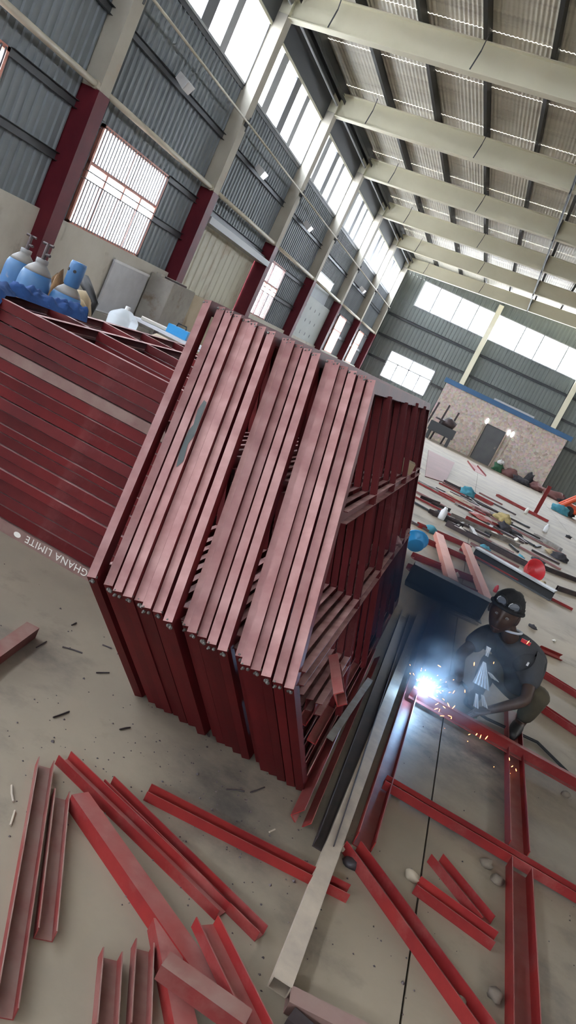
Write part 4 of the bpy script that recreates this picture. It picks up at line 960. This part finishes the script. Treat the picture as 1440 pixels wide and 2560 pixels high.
for k, (p, rx, ry_, h, m, lab) in enumerate(heaps):
    z = 0.0
    if 'on the green bundle' in lab: p = heaps[k - 1][0]; z = .40
    o = link('scrap_heap', blob_mesh('scrap_heap', m, (rx * (.62 if k < 16 else .46), ry_ * .55, h * (.55 if k > 10 else .42)), .32, 2.2, k * 1.7 + 1, 3)); o.location = (p[0], min(p[1], 42.6), z - .005)
    tag(o, lab, 'bundle' if 'cloth' in m else 'scrap')
# small pale and dark bits among the far scrap
bits = [((2.143,23.358,0.000), 'paper', .10, 'white cup lying before the far upright post'), ((2.509,20.485,0.000), 'white_paint', .12, 'white cup-like can on bare floor at the right'), ((0.051,13.050,0.000), 'white_paint', .12, 'white bottle lying near the leaning stack far edge'),
        ((0.406,12.680,0.000), 'plaster', .10, 'pale clamp standing among the long channels'), ((1.622,8.257,0.000), 'paper', .022, 'white crumpled scrap on the floor right of the welder'), ((0.972,9.228,0.000), 'red_plastic', .05, 'small red and white canister right behind the welder cap'),
        ((1.387,8.345,0.000), 'dark_cloth', .045, 'dark bent bracket on the floor right of the welder head'), ((1.038,14.453,0.000), 'plaster', .08, 'pale offcut between the far channels'), ((1.513,15.444,0.000), 'paper', .07, 'tiny pale offcut below the yellow bag'),
        ((1.767,11.777,0.000), 'cardboard', .05, 'tan crumpled scrap beside the red basin'), ((0.698,10.257,-0.000), 'dark_cloth', .06, 'dark clamp on the red lattice frame'), ((0.485,8.974,0.000), 'paper', .05, 'pale paper scrap inside the red lattice frame'),
        ((1.492,13.287,0.000), 'teal_cloth', .06, 'teal scrap near the long dark channel'), ((3.350,22.305,0.000), 'dark_cloth', .09, 'dark scrap at the right edge before the machine'), ((-0.001,11.170,0.000), 'teal_cloth', .12, 'blue-green rag beside the lattice frame')]
for k, (p, m, s, lab) in enumerate(bits):
    if 'cup' in lab or 'canister' in lab or 'bottle' in lab:
        t = MB().lathe([(s * .45, 0), (s * .5, s * .1), (s * .5, s * 1.2), (s * .3, s * 1.5), (s * .25, s * 1.8)], 14).build('small_can', m, None, smooth=True)
    else:
        t = link('scrap_bit', blob_mesh('scrap_bit', m, (s, s * .7, s * .6), .45, 2.5, k + 20, 2))
    t.location = (p[0], p[1], 0); t.rotation_euler.z = k; tag(t, lab, 'can' if t.name.startswith('small') else 'scrap')

# loose rods and offcuts in the far scrap
q = random.Random(11)
zone = [(0.145,13.963,0.000), (0.516,19.810,0.000), (1.127,17.435,0.000), (0.841,14.294,0.000), (1.323,16.085,0.000), (0.280,16.979,0.000)]
OFF = []
for k in range(48):
    z = zone[k % len(zone)]; L = q.uniform(.4, 1.9); a = q.gauss(-.03, .16) if k % 4 else q.uniform(0, 3)
    c = V((z[0] + q.gauss(0, .5), z[1] + q.gauss(0, 1.3), .02)); d = V((math.cos(a), math.sin(a), 0)) * L / 2
    m, cn = q.choice([('dark_steel', 'dark grey'), ('dark_steel', 'dark grey'), ('purlin_black', 'black'), ('red_steel', 'red'), ('bare_steel', 'pale bare'), ('pink_plate', 'dusty pink')])
    o = MB().bar(-d, d, q.uniform(.03, .09), .035).build('steel_offcut', m); o.location = c; OFF.append((c.y, cn, o))
OFF.sort(key=lambda t: t[0]); seen = {}
for y, cn, o in OFF:
    i = seen.get(cn, 0); seen[cn] = i + 1
    tag(o, '%s steel offcut in the far floor litter, %s nearest of its colour' % (cn, ORD[i]), 'offcut', 'offcuts littering the far floor')

o = MB().box(-.06, .06, -.085, .085, 0, .085).build('cardboard_box', 'cardboard'); o.location = (-.37, 5.52, 1.103); o.rotation_euler.z = .12
tag(o, 'small tan cardboard box lying on the rail inside the leaning stack', 'box')
o = link('work_glove', blob_mesh('work_glove', 'pink_plate', (.07, .10, .05), .4, 2.2, 9, 3)); o.location = (-.22, 5.45, .617); tag(o, 'crumpled dull red glove on the low rail inside the leaning stack', 'glove')

# ------------------------------------------------------------------ machine posts by the office, orange machine at the right edge
t = thing('pipe_threader', 'dark machine with upright posts standing left of the office door', 'machine', (-1.9, 41.2, 0))
MB().box(-.7, .7, -.3, .3, .45, .95).build('machine_bed', 'girt_dark', t)
for x in (-.55, .55): MB().box(x - .08, x + .08, -.25, .25, 0, .45).build('leg', 'girt_dark', t)
for x, h in ((-.9, 1.9), (-.35, 2.0), (.25, 1.85)):
    MB().bar((x, .3, .0), (x + .12, .35, h), .09, .09, up=(1, 0, 0)).build('post', 'dark_steel', t)
o = link('motor_head', blob_mesh('motor_head', 'dark_steel', (.4, .3, .34), .2, 2, 3, 2)); o.parent = t; o.location = (.15, 0, .95)
MB().lathe([(.22, -.04), (.22, .04)], 18).build('flywheel', 'dark_steel', t).location = (-.35, -.2, 1.15)
om = V((4.55, 33.0, 0))
t = thing('orange_machine', 'bright orange tube-framed machine at the right edge of the far floor', 'machine', om)
for pts in ([(-.45, 0, .25), (.35, 0, 1.25), (1.3, 0, 1.25), (1.3, 0, .25), (-.45, 0, .25)], [(-.45, .7, .25), (.35, .7, 1.25), (1.3, .7, 1.25), (1.3, .7, .25), (-.45, .7, .25)]):
    MB().tube(pts, .085, 8).build('side_frame', 'orange_paint', t)
MB().box(-.3, 1.2, .05, .65, .28, .5).build('deck', 'orange_paint', t)
MB().box(.2, 1.0, .1, .6, .5, .95).build('engine', 'dark_cloth', t)
for x in (-.1, 1.0):
    for y in (-.06, .70): 
        o = MB().lathe([(.2, -.05), (.2, .05)], 18).build('wheel', 'black_rubber', t); o.rotation_euler = (math.pi / 2, 0, 0); o.location = (x, y, .2)

# ------------------------------------------------------------------ the welder
BASE = V((0.95, 5.1, 0))
def skin_eval(name, pts, edges, root=0, sub=2):
    me = bpy.data.meshes.new(name); me.from_pydata([tuple(V(p[:3]) - BASE) for p in pts], edges, [])
    o = bpy.data.objects.new(name, me); COL.objects.link(o)
    md = o.modifiers.new('skin', 'SKIN'); md.use_smooth_shade = True
    for i, p in enumerate(pts):
        r = p[3]; me.skin_vertices[0].data[i].radius = (r, r) if not isinstance(r, tuple) else r
        me.skin_vertices[0].data[i].use_root = (i == root)
    ss = o.modifiers.new('sub', 'SUBSURF'); ss.levels = sub; ss.render_levels = sub
    bpy.context.view_layer.update()
    dg = bpy.context.evaluated_depsgraph_get()
    out = bpy.data.meshes.new_from_object(o.evaluated_get(dg))
    bpy.data.objects.remove(o); bpy.data.meshes.remove(me)
    return out
def chain(n, start=0): return [(i, i + 1) for i in range(start, start + n - 1)]
def hand_mesh(wrist, palm, normal, curl, thumb_side):
    w = V(wrist); d = (V(palm) - w).normalized(); n = V(normal); n = (n - d * n.dot(d)).normalized(); s = d.cross(n).normalized()
    c = w + d * .05; pts = [(*w, .026), (*c, (.030))]; ed = [(0, 1)]
    meshes = []
    pm = MB()
    bm = bmesh.new(); bmesh.ops.create_icosphere(bm, subdivisions=3, radius=1)
    M = Matrix((s, d, n)).transposed()
    for v in bm.verts: v.co = M @ V((v.co.x * .045, v.co.y * .055, v.co.z * .020)) + c + d * .0 - BASE
    me = bpy.data.meshes.new('palm'); bm.to_mesh(me); bm.free(); meshes.append(me)
    for i in range(4):
        L = (.036, .042, .040, .030)[i]; b = c + d * .040 + s * ((i - 1.5) * .021); p = b; pp = [(*(b - d * .02), .0105)]; dd = d.copy(); an = 0
        for k, (ll, cu) in enumerate(((L * 1.05, curl * .8), (L * .75, curl * 1.1), (L * .55, curl * .7))):
            an += cu; dd = d * math.cos(an) + n * math.sin(an); p = p + dd * ll; pp.append((*p, (.0095, .0088, .0070)[k]))
        meshes.append(skin_eval('finger', pp, chain(4), 0, 1))
    b = c - d * .015 + s * (thumb_side * .035); t1 = b + s * (thumb_side * .022) + d * .022 + n * .012; t2 = t1 + d * .028 + n * .016 - s * thumb_side * .004
    meshes.append(skin_eval('thumb', [(*b, .013), (*t1, .0105), (*t2, .008)], chain(3), 0, 1))
    return meshes
def head_mesh(center, yaw, pitch):
    bm = bmesh.new(); bmesh.ops.create_uvsphere(bm, u_segments=36, v_segments=26, radius=1)
    for v in bm.verts:
        x, y, z = v.co
        f = max(0, -y)                                       # face looks along -y
        jaw = max(0, -z)
        X = x * (.078 - .020 * jaw ** 1.3); Y = y * (.098 - .012 * jaw); Z = z * .120
        if f > .2:
            nose = math.exp(-(x / .17) ** 2) * math.exp(-((z + .18) / .22) ** 2); Y -= .026 * nose * f
            nb = math.exp(-(x / .10) ** 2) * math.exp(-((z - .05) / .22) ** 2); Y -= .010 * nb * f
            for sx in (-1, 1):
                Y += .014 * math.exp(-((x - sx * .36) / .17) ** 2) * math.exp(-((z - .05) / .12) ** 2)
                Y -= .007 * math.exp(-((x - sx * .38) / .24) ** 2) * math.exp(-((z - .24) / .09) ** 2)
                Y -= .006 * math.exp(-((x - sx * .5) / .22) ** 2) * math.exp(-((z + .22) / .18) ** 2)
            Y -= .010 * math.exp(-(x / .30) ** 2) * math.exp(-((z + .50) / .07) ** 2) * f + .010 * math.exp(-(x / .27) ** 2) * math.exp(-((z + .61) / .07) ** 2) * f
            Y += .006 * math.exp(-(x / .3) ** 2) * math.exp(-((z + .555) / .03) ** 2) * f
            Y -= .012 * math.exp(-(x / .3) ** 2) * math.exp(-((z + .85) / .15) ** 2)
        v.co = (X, Y, Z)
    for sx in (-1, 1):                                       # ears
        r = bmesh.ops.create_icosphere(bm, subdivisions=2, radius=1)
        for v in r['verts']: v.co = V((v.co.x * .010 + sx * .080, v.co.y * .020 + .008, v.co.z * .032 - .005))
    M = Matrix.Rotation(yaw, 3, 'Z') @ Matrix.Rotation(pitch, 3, 'X')
    for v in bm.verts: v.co = M @ (v.co * 1.13) + V(center) - BASE
    me = bpy.data.meshes.new('head'); bm.to_mesh(me); bm.free(); return me, M
def join(name, meshes, m, parent):
    bm = bmesh.new()
    for me in meshes: bm.from_mesh(me)
    for f in bm.faces: f.smooth = True; f.material_index = 0
    out = bpy.data.meshes.new(name); bm.to_mesh(out); bm.free(); out.materials.clear(); out.materials.append(MATS[m])
    return link(name, out, parent)
per = thing('person', 'crouching welder in grey T-shirt and black cap working beside the frame', 'person', BASE)
pel, spi, che, nkb, hdb = (1.02, 5.22, .20), (.92, 5.09, .34), (.80, 4.97, .475), (.712, 4.905, .56), (.665, 4.872, .63)
lsh, lel, lwr = (.925, 4.93, .485), (.965, 4.73, .28), (.80, 4.655, .150)
rsh, rel, rwr = (.625, 5.06, .49), (.515, 4.87, .30), (.565, 4.70, .205)
lhp, lkn, lan, lto = (1.075, 5.16, .19), (1.03, 4.80, .335), (1.05, 4.98, .075), (1.01, 4.80, .035)
rhp, rkn, ran, rto = (.93, 5.26, .19), (.70, 4.97, .33), (.76, 5.12, .075), (.71, 4.96, .035)
HC = (.622, 4.842, .672)
LP, RP = (.755, 4.641, .119), (.535, 4.667, .184)
lmu, rmu = mid(lsh, lsh, lel), mid(rsh, rsh, rel)
body = skin_eval('core', [(*pel, .08), (*spi, .075), (*che, .065), (*nkb, .052), (*hdb, .052), (HC[0], HC[1] + .02, HC[2], .05), (*lsh, .034), (*lel, .040), (*lwr, .027), (*rsh, .034), (*rel, .040), (*rwr, .027),
                          (*lhp, .07), (*lkn, .058), (*lan, .038), (*lto, .034), (*rhp, .07), (*rkn, .058), (*ran, .038), (*rto, .034), (*lmu, .044), (*rmu, .044), (*LP, .024), (*RP, .024)],
                 [(0, 1), (1, 2), (2, 3), (3, 4), (4, 5), (2, 6), (6, 20), (20, 7), (7, 8), (8, 22), (2, 9), (9, 21), (21, 10), (10, 11), (11, 23), (0, 12), (12, 13), (13, 14), (14, 15), (0, 16), (16, 17), (17, 18), (18, 19)])
hm, HM = head_mesh(HC, -0.18, 0.10)
lh = hand_mesh(lwr, (.735, 4.635, .105), (-.25, -.1, -1), .55, -1)
rh = hand_mesh(rwr, (.515, 4.645, .170), (-.4, .3, -.8), .95, 1)
join('body', [body, hm] + lh + rh, 'skin', per)
sh = skin_eval('shirt', [((pel[0] + spi[0]) / 2 + .02, (pel[1] + spi[1]) / 2, .215, .140), (*spi, .138), (*che, .128), (.738, 4.922, .540, .085), (*lsh, .084), (lsh[0] + .018, lsh[1] - .085, lsh[2] - .085, .072), (lsh[0] + .028, lsh[1] - .145, lsh[2] - .145, .064), (*rsh, .082), (rsh[0] - .05, rsh[1] - .09, rsh[2] - .09, .070), (rsh[0] - .075, rsh[1] - .13, rsh[2] - .13, .064)],
               [(0, 1), (1, 2), (2, 3), (2, 4), (4, 5), (5, 6), (2, 7), (7, 8), (8, 9)])
def gusset(c, r):
    bm = bmesh.new(); bmesh.ops.create_icosphere(bm, subdivisions=3, radius=r)
    for v in bm.verts: v.co += V(c) - BASE
    me = bpy.data.meshes.new('gusset'); bm.to_mesh(me); bm.free(); return me
shirt = join('t_shirt', [sh, gusset((.885, 4.915, .455), .088), gusset((.655, 5.02, .455), .085)], 'shirt_grey', per)
cl = MB().tube([(.735 - .95 + .062 * math.cos(a) - .02, 4.905 - 5.1 + .055 * math.sin(a) - .01, .588 + .014 * math.cos(a) ) for a in [k * math.pi / 8 for k in range(17)]], .008, 8, cap=False).build('collar', 'white_board', shirt, smooth=True)
MB().box(-.03, .03, -.004, .004, -.011, .011).build('shoulder_tab', 'red_plastic', shirt).location = V((.815, 4.845, .575)) - BASE
MB().box(-.006, .006, -.003, .003, -.012, .012).build('chest_badge', 'white_paint', shirt).location = V((.885, 4.826, .465)) - BASE
tr = skin_eval('trousers', [(pel[0], pel[1], pel[2] - .01, .125), (*lhp, .098), (*lkn, .078), (lan[0], lan[1] - .01, lan[2] + .03, .058), (*rhp, .098), (*rkn, .078), (ran[0], ran[1] - .01, ran[2] + .03, .058), (pel[0] + .02, pel[1] + .09, pel[2] - .03, .07)],
               [(0, 1), (1, 2), (2, 3), (0, 4), (4, 5), (5, 6), (0, 7)])
join('trousers', [tr], 'trouser_olive', per)
for a, b in ((lan, lto), (ran, rto)):
    s = skin_eval('shoe', [(a[0] + .005, a[1] + .04, .045, .042), (*mid(a, b)[:2], .048, .046), (b[0], b[1], .038, .036), (b[0] - .008, b[1] - .05, .032, .030)], chain(4), 0, 2)
    join('shoe', [s], 'shoe_black', per)
# cap, goggles and face details on the head
def on_head(p): return HM @ (V(p) * 1.13) + V(HC) - BASE
capb = bmesh.new(); bmesh.ops.create_uvsphere(capb, u_segments=28, v_segments=18, radius=1)
for v in list(capb.verts):
    if v.co.z < -.02: v.co.z = -.02
for v in capb.verts: v.co = on_head((v.co.x * .090, v.co.y * .108 + .004, v.co.z * .092 + .044 + (0.012 if v.co.y < 0 else -.012)))
for f in capb.faces: f.smooth = True
cm = bpy.data.meshes.new('cap'); capb.to_mesh(cm); capb.free(); cm.materials.append(MATS['cap_black']); cap = link('cap', cm, per)
MB().tube([on_head((.091 * math.cos(a), .109 * math.sin(a) + .004, .040 + (-.012 * math.sin(a)))) for a in [k * math.pi / 12 for k in range(25)]], .011, 8, cap=False).build('cap_band', 'cap_black', cap, smooth=True)
gm = MB()
for sx in (-1, 1):
    gm.tube([on_head((sx * .036 + .030 * math.cos(a), -.098 + .020 * abs(math.sin(a) * .5) + .02 * (sx * math.cos(a)) * .6, .082 + .024 * math.sin(a))) for a in [k * math.pi / 8 for k in range(17)]], .006, 8, cap=False)
gog = gm.build('goggles', 'black_rubber', per, smooth=True)
for sx in (-1, 1):
    MB().add([on_head((sx * .036 + .027 * math.cos(a), -.1005 + .020 * abs(math.sin(a) * .5) + .02 * (sx * math.cos(a)) * .6, .082 + .021 * math.sin(a))) for a in [k * math.pi / 8 for k in range(16)]], [tuple(range(16))]).build('lens', 'mullion_dark', gog)
    MB().tube([on_head((sx * .036 + .027 * math.cos(a), -.104 + .020 * abs(math.sin(a) * .5) + .02 * (sx * math.cos(a)) * .6, .082 + .022 * math.sin(a))) for a in [2.2 + k * .25 for k in range(6)]], .0022, 6).build('lens_rim', 'white_paint', gog)
    e = MB().lathe([(.001, -.011), (.008, -.008), (.011, 0), (.008, .008), (.001, .011)], 12).build('eye', 'eye_white', per, smooth=True); e.location = on_head((sx * .029, -.083, .006)); e.scale = (1.2, .65, .65)
    pu = MB().lathe([(.001, -.003), (.005, 0), (.001, .003)], 10).build('pupil', 'black_rubber', e); pu.location = (0, -.0105, 0)
MB().tube([on_head((-.022 + .0055 * k, -.0935 - .010 * (1 - ((k - 4) / 4) ** 2), -.0665)) for k in range(9)], .0035, 6).build('mouth', 'lip', per, smooth=True)
# white rags: a pleated cloth tucked at the chest and one at the wrist
def rag(lab, top, bottom, w0, w1, n=9, seed=0):
    a, b = V(top), V(bottom); vs = []; fs = []; R = 6
    for s in (0, 1):
        for r in range(R + 1):
            u = r / R; c = a.lerp(b, u); w = w0 + (w1 - w0) * u
            for i in range(n + 1):
                x = (i / n - .5) * w; y = (.010 * u * (1 if i % 2 else -1)) + .003 * s
                vs.append(c - a + V((x, y, -.004 * u * (i % 2))))
    M = (R + 1) * (n + 1)
    for s in (0, 1):
        for r in range(R):
            for i in range(n):
                k = s * M + r * (n + 1) + i; f = (k, k + 1, k + n + 2, k + n + 1); fs.append(f if s else f[::-1])
    for i in range(n): fs.append((R * (n + 1) + i, R * (n + 1) + i + 1, M + R * (n + 1) + i + 1, M + R * (n + 1) + i))
    o = MB().add(vs, fs).build('white_rag', 'rag_white'); o.location = a
    return tag(o, lab, 'rag', 'white rags on the welder')
rag('pleated white rag hanging in front of the welder chest', (0.638,4.660,0.389), (0.690,4.660,0.249), .02, .115, 11)
rag('small white rag corner beside the larger one at the welder chest', (0.699,4.700,0.337), (0.747,4.700,0.314), .03, .055, 5)
rag('white rag strip wrapped at the welder lower wrist, left strip', (0.681,4.600,0.213), (0.714,4.600,0.139), .018, .036, 5)
rag('white rag strip wrapped at the welder lower wrist, right strip', (0.715,4.620,0.217), (0.762,4.620,0.161), .020, .040, 5)
rag('thin white rag end below the welder collar', (0.633,4.780,0.454), (0.643,4.760,0.404), .03, .02, 4)
ARC = V((0.392, 4.490, 0.108))
eh = thing('electrode_holder', 'black electrode holder in the welder right hand pointing at the arc', 'welding torch', (0.505, 4.632, .158))
oo = V((0.505, 4.632, .158))
MB().tube([V((.585, 4.70, .20)) - oo, V((0, 0, 0)), V((-.035, -.035, -.012))], [.014, .013, .009], 10).build('handle', 'black_rubber', eh, smooth=True)
MB().tube([V((-.035, -.035, -.012)), ARC - oo + V((.012, .014, .005))], .003, 6).build('electrode', 'bare_steel', eh)
MB().tube([V((.585, 4.70, .20)) - oo, V((.64, 4.78, .16)) - oo, V((.70, 4.86, .04)) - oo, V((.85, 4.90, .012)) - oo, V((1.2, 4.98, .012)) - oo, V((1.5, 4.6, .012)) - oo, V((1.9, 4.3, .012)) - oo], .010, 8).build('cable', 'black_rubber', eh, smooth=True)
gc = thing('clamp_tool', 'small dark green clamp under the welder lower hand', 'clamp', (.72, 4.615, 0))
MB().box(-.03, .03, -.02, .02, 0, .05).build('clamp_body', 'green_paint', gc); MB().tube([(-.02, 0, .05), (.03, .02, .075)], .008, 8).build('clamp_lever', 'green_paint', gc)

# ------------------------------------------------------------------ the arc, its light, sparks and smoke
o = link('welding_arc', blob_mesh('welding_arc', 'arc_glow', (.020, .016, .016), .3, 2, 4, 3, False)); o.location = ARC
tag(o, 'blinding blue-white welding arc at the end of the red channel', 'welding arc')
ld = bpy.data.lights.new('arc_light', 'POINT'); ld.energy = 1.4; ld.color = (.28, .58, 1.0); ld.shadow_soft_size = .03
lo = bpy.data.objects.new('arc_light', ld); COL.objects.link(lo); lo.location = ARC + V((.0, -.03, .035))
sp = MB(); q = random.Random(5)
S = [(0.530,4.420,-0.028), (0.554,4.420,-0.044), (0.598,4.400,-0.005), (0.626,4.420,-0.027), (0.689,4.380,-0.028), (0.736,4.400,-0.003), (0.728,4.420,0.035), (0.765,4.440,0.049), (0.792,4.450,0.045), (0.823,4.450,0.058),
     (0.956,4.300,0.066), (0.988,4.300,0.037), (0.986,4.280,0.003), (0.898,4.250,-0.005), (0.919,4.250,-0.013), (0.548,4.500,0.186), (0.600,4.500,0.223), (0.584,4.460,0.119), (0.551,4.450,0.119), (0.587,4.440,0.067), (0.521,4.440,0.066),
     (0.382,4.450,-0.011), (0.583,4.600,0.366), (0.676,4.600,0.428), (0.785,4.600,0.632), (0.537,4.450,0.094), (0.501,4.440,0.065), (0.547,4.420,0.052), (0.600,4.440,0.061), (0.494,4.460,0.086), (0.341,4.500,0.146), (0.372,4.500,0.131), (0.406,4.500,0.282), (1.015,4.300,0.030)]
for p in S:
    a = q.uniform(0, 6.28); L = q.uniform(.006, .013); r = q.uniform(.0016, .0028); d = V((math.cos(a) * .6, q.uniform(-.3, .3), math.sin(a))).normalized() * L
    sp.tube([V(p) - d, V(p) - d * .4, V(p) + d * .4, V(p) + d], [r * .3, r, r, r * .3], 6)
for k in range(60):
    a = q.uniform(-.4, 2.6); rr = abs(q.gauss(0, .08)) + .015; p = ARC + V((math.cos(a) * rr, q.uniform(-.06, .06), math.sin(a) * rr * .8 + .005)); r = q.uniform(.0008, .0018)
    d = V((math.cos(a), 0, math.sin(a))) * .004
    sp.tube([p - d, p, p + d], [r * .3, r, r * .3], 5)
tag(sp.build('weld_sparks', 'hot_metal'), 'spray of glowing orange weld sparks around the arc', 'sparks', kind='stuff')
def smoke(name, lab, c, r, dens, nscale, col, seed, rot=0):
    m = bpy.data.materials.new(name); m.use_nodes = True; nt = m.node_tree; nt.nodes.clear()
    out = nd(nt, 'ShaderNodeOutputMaterial'); pv = nd(nt, 'ShaderNodeVolumePrincipled'); nt.links.new(pv.outputs[0], out.inputs['Volume'])
    pv.inputs['Color'].default_value = (*col, 1); pv.inputs['Anisotropy'].default_value = .1
    tc = nd(nt, 'ShaderNodeTexCoord'); gr = nd(nt, 'ShaderNodeTexGradient', gradient_type='SPHERICAL'); nt.links.new(tc.outputs['Object'], gr.inputs[0])
    n = nd(nt, 'ShaderNodeTexNoise', Scale=nscale, Detail=3.0); mp = nd(nt, 'ShaderNodeMapping'); mp.inputs['Location'].default_value = (seed, seed, 0); nt.links.new(tc.outputs['Object'], mp.inputs[0]); nt.links.new(mp.outputs[0], n.inputs['Vector'])
    r1 = nd(nt, 'ShaderNodeMapRange'); r1.inputs[1].default_value = .40; r1.inputs[2].default_value = .72; nt.links.new(n.outputs['Fac'], r1.inputs[0])
    mu = nd(nt, 'ShaderNodeMath', operation='MULTIPLY'); nt.links.new(gr.outputs['Fac'], mu.inputs[0]); nt.links.new(r1.outputs[0], mu.inputs[1])
    m2 = nd(nt, 'ShaderNodeMath', operation='MULTIPLY'); m2.inputs[1].default_value = dens; nt.links.new(mu.outputs[0], m2.inputs[0]); nt.links.new(m2.outputs[0], pv.inputs['Density'])
    bm = bmesh.new(); bmesh.ops.create_icosphere(bm, subdivisions=3, radius=1.0); me = bpy.data.meshes.new(name); bm.to_mesh(me); bm.free(); me.materials.append(m)
    o = link(name, me); o.location = c; o.scale = r; o.rotation_euler = (0, rot, 0)
    return tag(o, lab, 'smoke', kind='stuff')
smoke('weld_smoke', 'blue-white weld smoke drifting from the arc toward the welder', ARC + V((.16, .02, .15)), (.40, .28, .30), 7.0, 2.6, (.82, .92, 1.0), 1.0, -.5)
smoke('shade_haze', 'bluish smoke haze beside the leaning stack, coloured dark to paint in shade', (.30, 5.02, .42), (.62, .50, .64), 11.0, 1.4, (.10, .15, .24), 4.0, .25)  # dark, dense haze colour adds shade around the stack and welder
